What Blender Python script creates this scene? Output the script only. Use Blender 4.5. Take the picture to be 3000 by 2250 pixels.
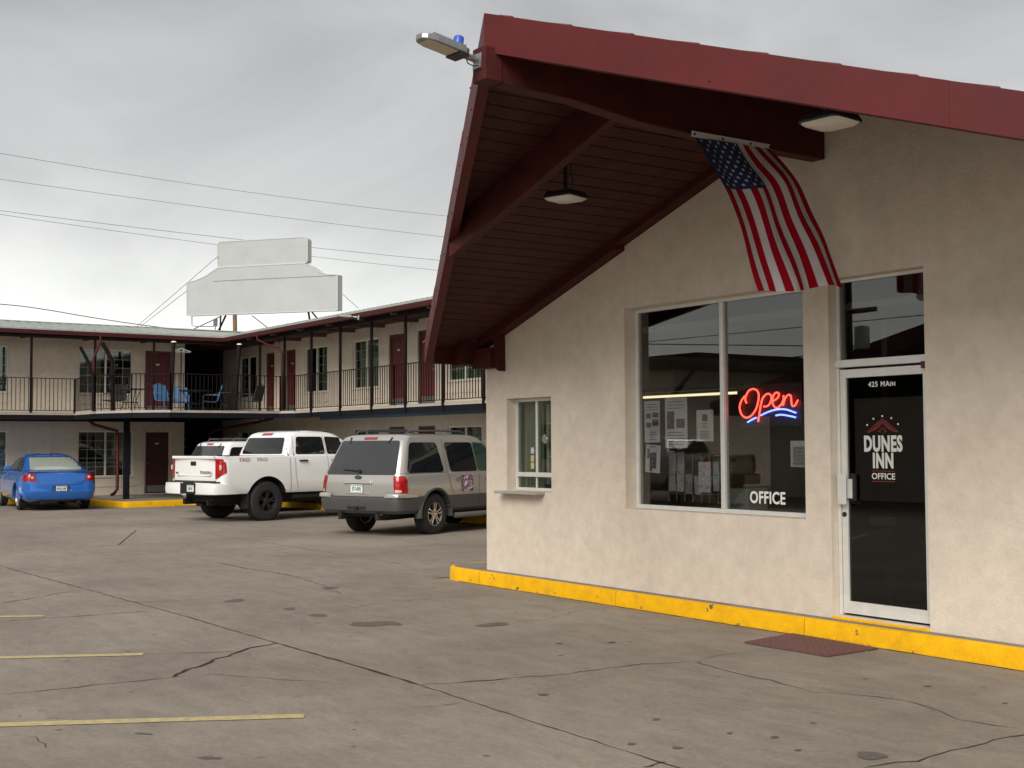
import bpy, bmesh, math, random
from math import sin, cos, pi, radians, sqrt
from mathutils import Vector, Matrix
from mathutils.geometry import delaunay_2d_cdt
from mathutils.bvhtree import BVHTree
random.seed(7)
for o in list(bpy.data.objects): bpy.data.objects.remove(o)
S = bpy.context.scene
COL = S.collection
# ---------------------------------------------------------------- camera
FPX, YAW, PITCH, ROLL = 3728.17, 0.607892, 0.0473828, -0.00466638
CAM = Vector((0, 0, 1.6))
FW = Vector((-cos(YAW)*cos(PITCH), sin(YAW)*cos(PITCH), sin(PITCH)))
_r = Vector((sin(YAW), cos(YAW), 0)); _u = _r.cross(FW)
RT = _r*cos(ROLL) + _u*sin(ROLL); UP = -_r*sin(ROLL) + _u*cos(ROLL)
cd = bpy.data.cameras.new('camera'); cam = bpy.data.objects.new('camera', cd); COL.objects.link(cam)
cd.sensor_width = 36; cd.lens = 36*FPX/3000; cd.clip_end = 3000; cd.clip_start = .05
m = Matrix((RT, UP, -FW)).transposed().to_4x4(); m.translation = CAM; cam.matrix_world = m
S.camera = cam
# ---------------------------------------------------------------- world: overcast
W = bpy.data.worlds.new('World'); S.world = W; W.use_nodes = True
nt = W.node_tree; nt.nodes.clear()
def nd(t, **k):
    n = nt.nodes.new(t)
    for a, b in k.items(): setattr(n, a, b)
    return n
SUN_EL, SUN_AZ = radians(38.5), radians(-55)      # azimuth of the sun, measured from +X
out = nd('ShaderNodeOutputWorld'); bg = nd('ShaderNodeBackground'); bg.inputs[1].default_value = .051
sky = nd('ShaderNodeTexSky', sky_type='NISHITA', sun_disc=False); sky.sun_elevation = SUN_EL; sky.sun_rotation = pi/2 - SUN_AZ
tc = nd('ShaderNodeTexCoord'); sep = nd('ShaderNodeSeparateXYZ'); nt.links.new(tc.outputs['Generated'], sep.inputs[0])
mp = nd('ShaderNodeMapping'); mp.inputs['Scale'].default_value = (1, 1, 2.5); mp.inputs['Location'].default_value = (.35, .2, .1)
nt.links.new(tc.outputs['Generated'], mp.inputs[0])
nz = nd('ShaderNodeTexNoise'); nz.inputs['Scale'].default_value = 2.3; nz.inputs['Detail'].default_value = 6; nz.inputs['Roughness'].default_value = .52
nz.inputs['Distortion'].default_value = .7
nt.links.new(mp.outputs[0], nz.inputs[0])
grad = nd('ShaderNodeValToRGB'); cr = grad.color_ramp
cr.elements[0].position = 0; cr.elements[0].color = (8.2, 8.15, 7.7, 1)
cr.elements[1].position = 1; cr.elements[1].color = (3.7, 3.75, 3.85, 1)
for p, c in ((.05, (8.3, 8.3, 7.8)), (.10, (7.4, 7.4, 7.1)), (.17, (5.7, 5.7, 5.6)), (.26, (4.5, 4.5, 4.5)), (.40, (3.9, 3.9, 3.95))):
    e = cr.elements.new(p); e.color = (*c, 1)
nt.links.new(sep.outputs['Z'], grad.inputs[0])
cl = nd('ShaderNodeMapRange'); cl.inputs[1].default_value = .3; cl.inputs[2].default_value = .72; cl.inputs[3].default_value = .76; cl.inputs[4].default_value = 1.30
nt.links.new(nz.outputs[0], cl.inputs[0])
mul = nd('ShaderNodeMix', data_type='RGBA', blend_type='MULTIPLY'); mul.inputs[0].default_value = 1
nt.links.new(grad.outputs[0], mul.inputs[6]); nt.links.new(cl.outputs[0], mul.inputs[7])
mix = nd('ShaderNodeMix', data_type='RGBA'); mix.inputs[0].default_value = .94
nt.links.new(sky.outputs[0], mix.inputs[6]); nt.links.new(mul.outputs[2], mix.inputs[7])
nt.links.new(mix.outputs[2], bg.inputs[0]); nt.links.new(bg.outputs[0], out.inputs[0])
sd = bpy.data.lights.new('sun', 'SUN'); sd.energy = 1.5; sd.angle = radians(40); sd.color = (1, .95, .87)
sun = bpy.data.objects.new('sun', sd); COL.objects.link(sun)
sv = Vector((cos(SUN_AZ)*cos(SUN_EL), sin(SUN_AZ)*cos(SUN_EL), sin(SUN_EL)))
sun.rotation_euler = sv.to_track_quat('Z', 'Y').to_euler()
S.view_settings.view_transform = 'Standard'; S.view_settings.look = 'None'; S.view_settings.exposure = 1.33; S.view_settings.gamma = 1
# ---------------------------------------------------------------- helpers
def on(ax, val, x, y):
    "the point on the plane ax=val that a measured direction of the photograph (3000 px wide) meets"
    d = FW + RT*((x-1500)/FPX) - UP*((y-1125)/FPX); k = 'XYZ'.index(ax)
    return CAM + d*((val-CAM[k])/d[k])
def mat(name, col, rough=.7, metal=0, var=0, vs=3., bump=0, bs=60., coat=0, stretch=None, spec=None, col2=None):
    m_ = bpy.data.materials.new(name); m_.use_nodes = True; t = m_.node_tree; b = t.nodes['Principled BSDF']
    b.inputs['Base Color'].default_value = (*col, 1); b.inputs['Roughness'].default_value = rough; b.inputs['Metallic'].default_value = metal
    if coat: b.inputs['Coat Weight'].default_value = coat; b.inputs['Coat Roughness'].default_value = .04
    if spec is not None: b.inputs['Specular IOR Level'].default_value = spec
    if var or bump:
        tc = t.nodes.new('ShaderNodeTexCoord'); mp = t.nodes.new('ShaderNodeMapping'); t.links.new(tc.outputs['Object'], mp.inputs[0])
        if stretch: mp.inputs['Scale'].default_value = stretch
    if var:
        n = t.nodes.new('ShaderNodeTexNoise'); n.inputs['Scale'].default_value = vs; n.inputs['Detail'].default_value = 8; n.inputs['Roughness'].default_value = .62
        t.links.new(mp.outputs[0], n.inputs[0])
        r = t.nodes.new('ShaderNodeValToRGB'); c2 = col2 or tuple(c*(1-var) for c in col)
        r.color_ramp.elements[0].position = .32; r.color_ramp.elements[1].position = .68
        r.color_ramp.elements[0].color = (*c2, 1); r.color_ramp.elements[1].color = (*[min(1, c*(1+var*.5)) for c in col], 1)
        t.links.new(n.outputs[0], r.inputs[0]); t.links.new(r.outputs[0], b.inputs['Base Color'])
        rr = t.nodes.new('ShaderNodeMapRange'); rr.inputs[3].default_value = max(0, rough-.07); rr.inputs[4].default_value = min(1, rough+.07)
        t.links.new(n.outputs[0], rr.inputs[0]); t.links.new(rr.outputs[0], b.inputs['Roughness'])
    if bump:
        n2 = t.nodes.new('ShaderNodeTexNoise'); n2.inputs['Scale'].default_value = bs; n2.inputs['Detail'].default_value = 4
        t.links.new(mp.outputs[0], n2.inputs[0])
        bp = t.nodes.new('ShaderNodeBump'); bp.inputs['Strength'].default_value = bump; bp.inputs['Distance'].default_value = .01
        t.links.new(n2.outputs[0], bp.inputs['Height']); t.links.new(bp.outputs[0], b.inputs['Normal'])
    return m_
def glassmat(name, tint=(.35, .37, .36), refl=(1, 1, 1), ior=1.5, rough=.0, boost=1.0):
    m_ = bpy.data.materials.new(name); m_.use_nodes = True; t = m_.node_tree; t.nodes.clear()
    o = t.nodes.new('ShaderNodeOutputMaterial'); mx = t.nodes.new('ShaderNodeMixShader'); tr = t.nodes.new('ShaderNodeBsdfTransparent')
    gl = t.nodes.new('ShaderNodeBsdfGlossy'); gl.inputs['Roughness'].default_value = rough; gl.inputs[0].default_value = (*refl, 1)
    tr.inputs[0].default_value = (*tint, 1); lw = t.nodes.new('ShaderNodeLayerWeight'); lw.inputs[0].default_value = .5
    pw = t.nodes.new('ShaderNodeMath'); pw.operation = 'POWER'; pw.inputs[1].default_value = 5; t.links.new(lw.outputs['Facing'], pw.inputs[0])
    f0 = ((ior-1)/(ior+1))**2
    mu = t.nodes.new('ShaderNodeMath'); mu.operation = 'MULTIPLY_ADD'; mu.inputs[1].default_value = (1-f0)*boost; mu.inputs[2].default_value = f0*boost; mu.use_clamp = True
    t.links.new(pw.outputs[0], mu.inputs[0]); t.links.new(mu.outputs[0], mx.inputs[0]); t.links.new(tr.outputs[0], mx.inputs[1]); t.links.new(gl.outputs[0], mx.inputs[2])
    t.links.new(mx.outputs[0], o.inputs[0]); return m_
def emat(name, col, s):
    m_ = bpy.data.materials.new(name); m_.use_nodes = True; b = m_.node_tree.nodes['Principled BSDF']
    b.inputs['Base Color'].default_value = (*col, 1); b.inputs['Emission Color'].default_value = (*col, 1); b.inputs['Emission Strength'].default_value = s
    return m_
def tag(o, label=None, cat=None, group=None, kind=None):
    if label: o['label'] = label
    if cat: o['category'] = cat
    if group: o['group'] = group
    if kind: o['kind'] = kind
    return o
def empty(name, loc=(0, 0, 0), label=None, cat=None, group=None, rz=0, sc=1):
    o = bpy.data.objects.new(name, None); COL.objects.link(o); o.location = loc; o.rotation_euler = (0, 0, rz); o.scale = (sc, sc, sc)
    o.empty_display_size = .1
    return tag(o, label, cat, group)
def copy_tree(o, parent=None):
    c = o.copy(); COL.objects.link(c); c.parent = parent
    for ch in list(o.children): copy_tree(ch, c)
    return c
class MB:
    "collects shapes, then links them as one mesh object"
    def __init__(s): s.bm = bmesh.new()
    def quadring(s, rings, cap=True, closed=False, mi=0):
        vs = [[s.bm.verts.new(p) for p in r] for r in rings]
        n = len(vs[0]); R = len(vs)
        for i in range(R if closed else R-1):
            a, b = vs[i], vs[(i+1) % R]
            for j in range(n):
                try: s.bm.faces.new((a[j], a[(j+1) % n], b[(j+1) % n], b[j])).material_index = mi
                except ValueError: pass
        if cap and not closed:
            s.bm.faces.new(list(reversed(vs[0]))).material_index = mi; s.bm.faces.new(vs[-1]).material_index = mi
        return s
    def hexa(s, p, mi=0):
        v = [s.bm.verts.new(q) for q in p]
        for f in ((0, 3, 2, 1), (4, 5, 6, 7), (0, 1, 5, 4), (1, 2, 6, 5), (2, 3, 7, 6), (3, 0, 4, 7)):
            s.bm.faces.new([v[i] for i in f]).material_index = mi
        return s
    def box(s, x0, x1, y0, y1, z0, z1, mi=0):
        if x0 > x1: x0, x1 = x1, x0
        if y0 > y1: y0, y1 = y1, y0
        if z0 > z1: z0, z1 = z1, z0
        return s.hexa([(x0, y0, z0), (x1, y0, z0), (x1, y1, z0), (x0, y1, z0), (x0, y0, z1), (x1, y0, z1), (x1, y1, z1), (x0, y1, z1)], mi)
    def bar(s, a, b, w, h=None, up=(0, 0, 1), mi=0):
        a = Vector(a); b = Vector(b); h = h or w; d = (b-a).normalized(); U = Vector(up)
        if abs(d.dot(U)) > .98: U = Vector((0, 1, 0))
        sx = d.cross(U).normalized()*(w/2); sy = sx.cross(d).normalized()*(h/2)
        return s.hexa([a-sx-sy, a+sx-sy, a+sx+sy, a-sx+sy, b-sx-sy, b+sx-sy, b+sx+sy, b-sx+sy], mi)
    def tube(s, pts, r, n=8, mi=0, cap=True):
        pts = [Vector(p) for p in pts]; rings = []; nrm = None
        for i, p in enumerate(pts):
            d = (pts[min(i+1, len(pts)-1)]-pts[max(i-1, 0)]).normalized()
            if nrm is None: nrm = d.orthogonal().normalized()
            nrm = (nrm-d*nrm.dot(d)).normalized(); b = d.cross(nrm)
            rr = r[i] if isinstance(r, (list, tuple)) else r
            rings.append([p+(nrm*cos(2*pi*k/n)+b*sin(2*pi*k/n))*rr for k in range(n)])
        return s.quadring(rings, cap=cap, mi=mi)
    def lathe(s, prof, n=32, axis='Z', c=(0, 0, 0), mi=0, closed=False):
        c = Vector(c); rings = []
        for k in range(n):
            a = 2*pi*k/n
            ring = []
            for (r, h) in prof:
                if axis == 'Z': ring.append(c+Vector((r*cos(a), r*sin(a), h)))
                elif axis == 'Y': ring.append(c+Vector((r*cos(a), h, r*sin(a))))
                else: ring.append(c+Vector((h, r*cos(a), r*sin(a))))
            rings.append(ring)
        vs = [[s.bm.verts.new(p) for p in r] for r in rings]; m_ = len(prof)
        for i in range(n):
            for j in range(m_ if closed else m_-1):
                q = (vs[i][j], vs[i][(j+1) % m_], vs[(i+1) % n][(j+1) % m_], vs[(i+1) % n][j])
                if closed or True:
                    try: s.bm.faces.new(q).material_index = mi
                    except ValueError: pass
        return s
    def prism(s, poly, z0, z1, mi=0):
        zf0 = z0 if callable(z0) else (lambda x, y: z0); zf1 = z1 if callable(z1) else (lambda x, y: z1)
        return s.quadring([[(x, y, zf0(x, y)) for x, y in poly], [(x, y, zf1(x, y)) for x, y in poly]], mi=mi)
    def build(s, name, mats, parent=None, smooth=None, bevel=0, recalc=True):
        if recalc:
            bmesh.ops.remove_doubles(s.bm, verts=s.bm.verts, dist=1e-5)
            bmesh.ops.recalc_face_normals(s.bm, faces=s.bm.faces)
        me = bpy.data.meshes.new(name)
        if smooth is not None:
            for f in s.bm.faces: f.smooth = True
            for e in s.bm.edges: e.smooth = (len(e.link_faces) == 2 and e.calc_face_angle(0) < radians(smooth))
        s.bm.to_mesh(me); s.bm.free()
        for m_ in (mats if isinstance(mats, (list, tuple)) else [mats]): me.materials.append(m_)
        o = bpy.data.objects.new(name, me); COL.objects.link(o); o.parent = parent
        if bevel:
            b = o.modifiers.new('bevel', 'BEVEL'); b.width = bevel; b.segments = 2; b.limit_method = 'ANGLE'; b.angle_limit = radians(40)
        return o
def fill(outline, holes=(), step=None):
    "triangulate an outline with holes; returns 2D verts and faces"
    loops = [list(outline)]+[list(h) for h in holes]
    vs = []; es = []
    for L in loops:
        k = len(vs)
        if step:
            L2 = []
            for i in range(len(L)):
                a = Vector(L[i]); b = Vector(L[(i+1) % len(L)]); n = max(1, int((b-a).length/step))
                L2 += [a.lerp(b, j/n) for j in range(n)]
            L = L2
        vs += [Vector(p) for p in L]; es += [(k+i, k+(i+1) % len(L)) for i in range(len(L))]
    def inside(p, L):
        c = False
        for i in range(len(L)):
            (x0, y0), (x1, y1) = L[i], L[i-1]
            if (y0 > p[1]) != (y1 > p[1]) and p[0] < (x1-x0)*(p[1]-y0)/(y1-y0)+x0: c = not c
        return c
    ok = lambda p: inside(p, loops[0]) and not any(inside(p, h) for h in loops[1:])
    if step:
        xs = [p[0] for p in loops[0]]; ys = [p[1] for p in loops[0]]
        x = min(xs)+step*.5
        while x < max(xs):
            y = min(ys)+step*.5
            while y < max(ys):
                if ok((x, y)): vs.append(Vector((x, y)))
                y += step
            x += step
    V, E, F, *_ = delaunay_2d_cdt(vs, es, [], 0, 1e-6)
    F = [f for f in F if ok(((V[f[0]][0]+V[f[1]][0]+V[f[2]][0])/3, (V[f[0]][1]+V[f[1]][1]+V[f[2]][1])/3))]
    return V, F
def wall(name, outline, holes, mp, depth, m_, parent=None, reveal=None):
    "wall skin with openings; reveals run back by depth. mp(u, z, d) -> point"
    bm = bmesh.new(); V, F = fill(outline, holes)
    vs = [bm.verts.new(mp(v[0], v[1], 0)) for v in V]
    for f in F: bm.faces.new([vs[i] for i in f])
    for L in list(holes)+[outline]:
        n = len(L)
        for i in range(n):
            a, b = L[i], L[(i+1) % n]
            bm.faces.new([bm.verts.new(mp(*q)) for q in ((a[0], a[1], 0), (b[0], b[1], 0), (b[0], b[1], depth), (a[0], a[1], depth))])
    bmesh.ops.remove_doubles(bm, verts=bm.verts, dist=1e-5)
    me = bpy.data.meshes.new(name); bm.to_mesh(me); bm.free(); me.materials.append(m_)
    o = bpy.data.objects.new(name, me); COL.objects.link(o); o.parent = parent; return o
def rect(x0, x1, y0, y1): return [(x0, y0), (x1, y0), (x1, y1), (x0, y1)]
def text(body, name, m_, parent, size, origin, right, up, align='CENTER', bold=0, sx=1, depth=.001, spacing=1, caps=None):
    cu = bpy.data.curves.new(name, 'FONT'); cu.body = body; cu.size = size; cu.align_x = align; cu.align_y = 'CENTER'
    cu.offset = bold; cu.extrude = depth; cu.space_character = spacing; cu.resolution_u = 3
    if caps:
        cu.small_caps_scale = .8; cu.body = body[:caps[0]+1]+body[caps[0]+1:caps[1]].lower()
        for i in range(caps[0]+1, caps[1]): cu.body_format[i].use_small_caps = True
    to = bpy.data.objects.new(name+'_curve', cu); COL.objects.link(to)
    dg = bpy.context.evaluated_depsgraph_get(); me = bpy.data.meshes.new_from_object(to.evaluated_get(dg)); bpy.data.objects.remove(to)
    me.name = name; me.materials.clear(); me.materials.append(m_)
    R_ = Vector(right).normalized(); U_ = Vector(up).normalized(); N_ = R_.cross(U_)
    M_ = Matrix((R_*sx, U_, N_)).transposed().to_4x4(); M_.translation = Vector(origin)
    me.transform(M_)
    o = bpy.data.objects.new(name, me); COL.objects.link(o); o.parent = parent; return o
# ---------------------------------------------------------------- materials
def stucco(name, col, dirt=True):
    m_ = mat(name, col, .93, 0, .10, 1.3, .38, 45., spec=.2, col2=tuple(c*f for c, f in zip(col, (.92, .91, .89))))
    t = m_.node_tree; b = t.nodes['Principled BSDF']; src = b.inputs['Base Color'].links[0].from_socket
    tc = t.nodes.new('ShaderNodeTexCoord')
    n = t.nodes.new('ShaderNodeTexNoise'); n.inputs['Scale'].default_value = 7; n.inputs['Detail'].default_value = 9; n.inputs['Roughness'].default_value = .7
    t.links.new(tc.outputs['Object'], n.inputs[0])
    r = t.nodes.new('ShaderNodeValToRGB'); r.color_ramp.elements[0].position = .35; r.color_ramp.elements[1].position = .7
    r.color_ramp.elements[0].color = (.90, .895, .885, 1); r.color_ramp.elements[1].color = (1.05, 1.05, 1.05, 1)
    t.links.new(n.outputs[0], r.inputs[0])
    mx = t.nodes.new('ShaderNodeMix'); mx.data_type = 'RGBA'; mx.blend_type = 'MULTIPLY'; mx.inputs[0].default_value = 1
    t.links.new(src, mx.inputs[6]); t.links.new(r.outputs[0], mx.inputs[7]); t.links.new(mx.outputs[2], b.inputs['Base Color'])
    return m_
M = {}
M['stucco'] = stucco('office_stucco', (.68, .60, .51))
M['stucco2'] = stucco('motel_stucco', (.70, .62, .52))
M['red'] = mat('red_metal_fascia', (.088, .009, .010), .55, 0, .2, 2.5, .12, 5, spec=.2)
M['redwood'] = mat('painted_red_wood', (.062, .010, .008), .68, 0, .3, 6, .3, 30, spec=.25)
M['board'] = mat('soffit_board_paint', (.062, .019, .015), .7, 0, .3, 5, .25, 40, spec=.2)
M['roof'] = mat('roof_metal', (.33, .36, .33), .5, 0, .15, 3)
M['roofred'] = mat('roof_metal_red', (.14, .05, .045), .5, 0, .15, 3)
M['yellow'] = mat('yellow_kerb_paint', (.82, .45, .004), .7, 0, .1, 7, .5, 45, col2=(.70, .36, .006), spec=.2)
def wear(m_, under, sc=9, th=.30, hi=.335):
    t = m_.node_tree; b = t.nodes['Principled BSDF']; src = b.inputs['Base Color'].links[0].from_socket; tc = t.nodes.new('ShaderNodeTexCoord')
    n = t.nodes.new('ShaderNodeTexNoise'); n.inputs['Scale'].default_value = sc; n.inputs['Detail'].default_value = 9; n.inputs['Roughness'].default_value = .68; t.links.new(tc.outputs['Object'], n.inputs[0])
    r = t.nodes.new('ShaderNodeMapRange'); r.inputs[1].default_value = th; r.inputs[2].default_value = hi; t.links.new(n.outputs[0], r.inputs[0])
    x = t.nodes.new('ShaderNodeMix'); x.data_type = 'RGBA'; x.inputs[6].default_value = (*under, 1); t.links.new(r.outputs[0], x.inputs[0]); t.links.new(src, x.inputs[7]); t.links.new(x.outputs[2], b.inputs['Base Color'])
wear(M['yellow'], (.60, .32, .01), 2.6, .30, .44)
wear(M['yellow'], (.13, .10, .06), 6, .332, .352)
M['conc'] = mat('sidewalk_concrete', (.22, .19, .16), .9, 0, .3, 4, .3, 40)
M['alu'] = mat('aluminium_frame', (.72, .72, .68), .4, .25, .08, 8)
M['white'] = mat('white_frame', (.72, .72, .68), .5)
M['black'] = mat('black_plastic', (.012, .012, .012), .5)
M['rubber'] = mat('tyre_rubber', (.018, .018, .018), .8, 0, .3, 14, .2, 80)
M['steel'] = mat('dark_brown_steel', (.010, .006, .0055), .7, spec=.15)
M['navy'] = mat('dark_navy_steel', (.007, .008, .012), .7, spec=.15)
M['blueceil'] = mat('blue_grey_paint', (.08, .15, .24), .7)
M['chair_blue'] = mat('blue_chair_paint', (.055, .15, .29), .45)
M['galv'] = mat('galvanised_steel', (.30, .31, .32), .4, .7, .15, 20)
M['lens'] = mat('lamp_lens', (.62, .60, .54), .3)
M['lens2'] = mat('yellow_led_lens', (.50, .45, .33), .3)
M['bluecap'] = mat('blue_photocell', (.03, .09, .5), .3)
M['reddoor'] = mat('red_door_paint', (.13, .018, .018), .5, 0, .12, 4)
M['glass_off'] = glassmat('office_glass', (.78, .79, .78), ior=1.5, boost=1.6)
M['glass_mot'] = glassmat('motel_glass', (.72, .78, .74), ior=1.5, boost=1.7)
M['paper'] = mat('paper', (.62, .61, .63), .8)
M['ink'] = mat('ink', (.03, .03, .04), .7)
M['letter'] = mat('white_vinyl', (.80, .80, .76), .5)
M['letter2'] = mat('grey_vinyl', (.60, .61, .58), .5)
M['redvinyl'] = mat('red_vinyl', (.25, .035, .03), .5)
M['wood'] = mat('plywood', (.50, .32, .13), .6, 0, .25, 5)
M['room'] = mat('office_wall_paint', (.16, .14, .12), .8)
M['roomfl'] = mat('office_floor', (.07, .06, .05), .6)
M['signw'] = mat('white_sign_back', (.40, .42, .42), .5, 0, .07, 1.2)
M['pole'] = mat('wooden_pole', (.22, .13, .07), .9, 0, .3, 6)
M['wire'] = mat('wire', (.03, .03, .03), .6)
M['pline'] = mat('worn_yellow_line', (.46, .38, .15), .9, 0, .3, 16, col2=(.31, .265, .17))
M['crack'] = mat('crack_dirt', (.045, .038, .032), 1.0, spec=.1)
M['stain'] = mat('oil_stain', (.125, .108, .095), .7, 0, .2, 9, spec=.2)
M['mat'] = mat('red_rubber_mat', (.13, .055, .05), .8, 0, .25, 30)
M['curtain'] = mat('green_curtain', (.30, .37, .27), .9, 0, .2, 3)
M['dark'] = mat('dark_brown_matt', (.028, .022, .018), .85, 0, .3, 2)  # near-black brown for passage walls, roof deck and mirrored gable wall
M['plate'] = mat('plate_white', (.65, .67, .66), .45)
M['plateg'] = mat('plate_ink', (.05, .13, .08), .5)
M['chrome'] = mat('bright_metal', (.55, .55, .54), .22, .95)
M['tail'] = mat('tail_lens_red', (.40, .004, .006), .16, 0, .6, 16, coat=.5)
M['tailclear'] = mat('tail_lens_clear', (.62, .58, .5), .1, 0, .3, 20, coat=1)
M['carglass'] = mat('tinted_car_glass', (.010, .011, .012), .03, 0, coat=.3)
M['smoke'] = mat('privacy_glass_rear', (.035, .036, .037), .08, 0, coat=.45)
M['under'] = mat('underbody_black', (.010, .009, .008), .8)
# ---------------------------------------------------------------- ground
def ground_mat():
    m_ = bpy.data.materials.new('lot_concrete'); m_.use_nodes = True; t = m_.node_tree; b = t.nodes['Principled BSDF']
    tc = t.nodes.new('ShaderNodeTexCoord')
    def noise(sc, det=6, ro=.6, stretch=None):
        n = t.nodes.new('ShaderNodeTexNoise'); n.inputs['Scale'].default_value = sc; n.inputs['Detail'].default_value = det; n.inputs['Roughness'].default_value = ro
        if stretch:
            mp = t.nodes.new('ShaderNodeMapping'); mp.inputs['Scale'].default_value = stretch; t.links.new(tc.outputs['Object'], mp.inputs[0]); t.links.new(mp.outputs[0], n.inputs[0])
        else: t.links.new(tc.outputs['Object'], n.inputs[0])
        return n.outputs[0]
    def ramp(s, p0, p1, c0, c1):
        r = t.nodes.new('ShaderNodeValToRGB'); r.color_ramp.elements[0].position = p0; r.color_ramp.elements[1].position = p1
        r.color_ramp.elements[0].color = (*c0, 1); r.color_ramp.elements[1].color = (*c1, 1); t.links.new(s, r.inputs[0]); return r.outputs[0]
    def mulc(a, c):
        x = t.nodes.new('ShaderNodeMix'); x.data_type = 'RGBA'; x.blend_type = 'MULTIPLY'; x.inputs[0].default_value = 1
        t.links.new(a, x.inputs[6]); t.links.new(c, x.inputs[7]); return x.outputs[2]
    c = ramp(noise(.45, 6, .6), .3, .7, (.198, .168, .138), (.304, .263, .219))
    c = mulc(c, ramp(noise(2.6, 8, .72, (1, 2.2, 1)), .34, .66, (.80, .80, .80), (1.09, 1.08, 1.07)))
    c = mulc(c, ramp(noise(26, 4, .7), .3, .7, (.84, .84, .84), (1.1, 1.1, 1.1)))
    c = mulc(c, ramp(noise(210, 2, .5), .36, .62, (.80, .80, .80), (1.1, 1.1, 1.1)))
    c = mulc(c, ramp(noise(7.5, 3, .5), .26, .34, (.72, .71, .70), (1, 1, 1)))
    t.links.new(c, b.inputs['Base Color']); b.inputs['Roughness'].default_value = .78; b.inputs['Specular IOR Level'].default_value = .32
    bp = t.nodes.new('ShaderNodeBump'); bp.inputs['Strength'].default_value = .45; bp.inputs['Distance'].default_value = .008
    t.links.new(noise(90, 6, .7), bp.inputs['Height']); t.links.new(bp.outputs[0], b.inputs['Normal'])
    return m_
g = MB(); g.bm.faces.new([g.bm.verts.new(p) for p in ((-900, -900, 0), (900, -900, 0), (900, 900, 0), (-900, 900, 0))])
tag(g.build('ground', ground_mat()), kind='structure')
def line_mark(a, b, w=.115):
    a = Vector(a); b = Vector(b); d = (b-a).normalized(); n = Vector((-d.y, d.x))*w/2; q = MB(); N = 14
    pts = []
    for k in range(N+1):
        p = a.lerp(b, k/N); pts.append((p, n*random.uniform(.9, 1.05), n*random.uniform(.9, 1.05)))
    L = [q.bm.verts.new((*(p+x), .004)) for p, x, y in pts]; R_ = [q.bm.verts.new((*(p-y), .004)) for p, x, y in pts]
    for k in range(N): q.bm.faces.new((L[k], R_[k], R_[k+1], L[k+1]))
    tag(q.build('parking_line', M['pline']), kind='structure')
dirL = Vector((.47, .883))
for ex, ey in ((-6.95, 3.33), (-9.72, 3.30), (-12.47, 3.28), (-15.2, 3.28), (-18.0, 3.28), (-4.2, 3.33)):
    e = Vector((ex, ey)); line_mark(e-dirL*5, e)
line_mark((-33.0, 6.9), (-37.5, 7.1))
def ribbon(pts, w, jit=.03, name='pavement_crack', m_=None, z=.003):
    w *= .75
    P = [Vector(p) for p in pts]; Q = []
    for i in range(len(P)-1):
        L = (P[i+1]-P[i]).length; n = max(2, int(L/.09))
        d = (P[i+1]-P[i]).normalized(); nn = Vector((-d.y, d.x))
        for k in range(n):
            Q.append(P[i].lerp(P[i+1], k/n)+nn*random.gauss(0, jit*.35))
    Q.append(P[-1]); q = MB(); prev = None
    for i, p in enumerate(Q):
        d = (Q[min(i+1, len(Q)-1)]-Q[max(i-1, 0)]).normalized(); nn = Vector((-d.y, d.x))
        ww = w*random.uniform(.35, 1.25)*(.25 if i in (0, len(Q)-1) else 1)*.5
        cur = (q.bm.verts.new((*(p+nn*ww), z)), q.bm.verts.new((*(p-nn*ww), z)))
        if prev: q.bm.faces.new((prev[0], prev[1], cur[1], cur[0]))
        prev = cur
    tag(q.build(name, m_ or M['crack']), kind='structure')
def g4(pts): return [on('Z', 0, x*.6781, 1550+y*.6781).xy for x, y in pts]
def g5(pts): return [on('Z', 0, 1300+x*.7685, 1550+y*.7685).xy for x, y in pts]
ribbon([(-27, 4.1), (-17.9, 4.16), (-14.4, 4.27), (-11.7, 4.35), (-9.6, 4.36)], .018, .01)
ribbon([(-9.6, 4.36), (-8.5, 4.38), (-7.4, 4.38)], .035, .012)
ribbon([(-7.4, 4.38), (-6.0, 4.33), (-4.7, 4.30), (-2, 4.25)], .014, .01)
ribbon([(-30, 8.9), (-22, 8.75), (-15, 8.6)], .012, .01)
for pts, w in (([(1205, 492), (1160, 500), (1080, 515), (1035, 532), (980, 550), (920, 565), (860, 595), (800, 610), (755, 630), (745, 642)], .042),
               ([(745, 642), (620, 655), (400, 675), (200, 700), (0, 716)], .016), ([(0, 552), (300, 545), (700, 538), (1035, 530)], .014),
               ([(0, 320), (105, 305), (250, 278), (385, 262)], .022), ([(0, 400), (200, 385), (340, 377), (500, 365), (690, 352)], .02),
               ([(500, 312), (640, 318), (780, 308), (900, 303)], .014), ([(880, 135), (960, 148), (1060, 170), (1200, 190), (1300, 212)], .018),
               ([(1300, 212), (1400, 245), (1480, 285)], .01), ([(1440, 358), (1600, 325), (1800, 305), (2130, 282)], .01), ([(510, 70), (590, 5)], .03),
               ([(0, 95), (300, 88), (510, 72)], .012), ([(900, 625), (1000, 635), (1200, 650), (1400, 660), (1520, 675)], .01),
               ([(120, 895), (170, 908), (185, 930), (200, 948)], .008), ([(1790, 673), (1950, 668), (2212, 648)], .014), ([(1540, 90), (1800, 70), (1950, 60)], .012),
               ([(1770, 772), (1900, 765), (2000, 748)], .008), ([(1850, 135), (2000, 150), (2100, 165)], .01)):
    ribbon(g4(pts), w)
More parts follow.
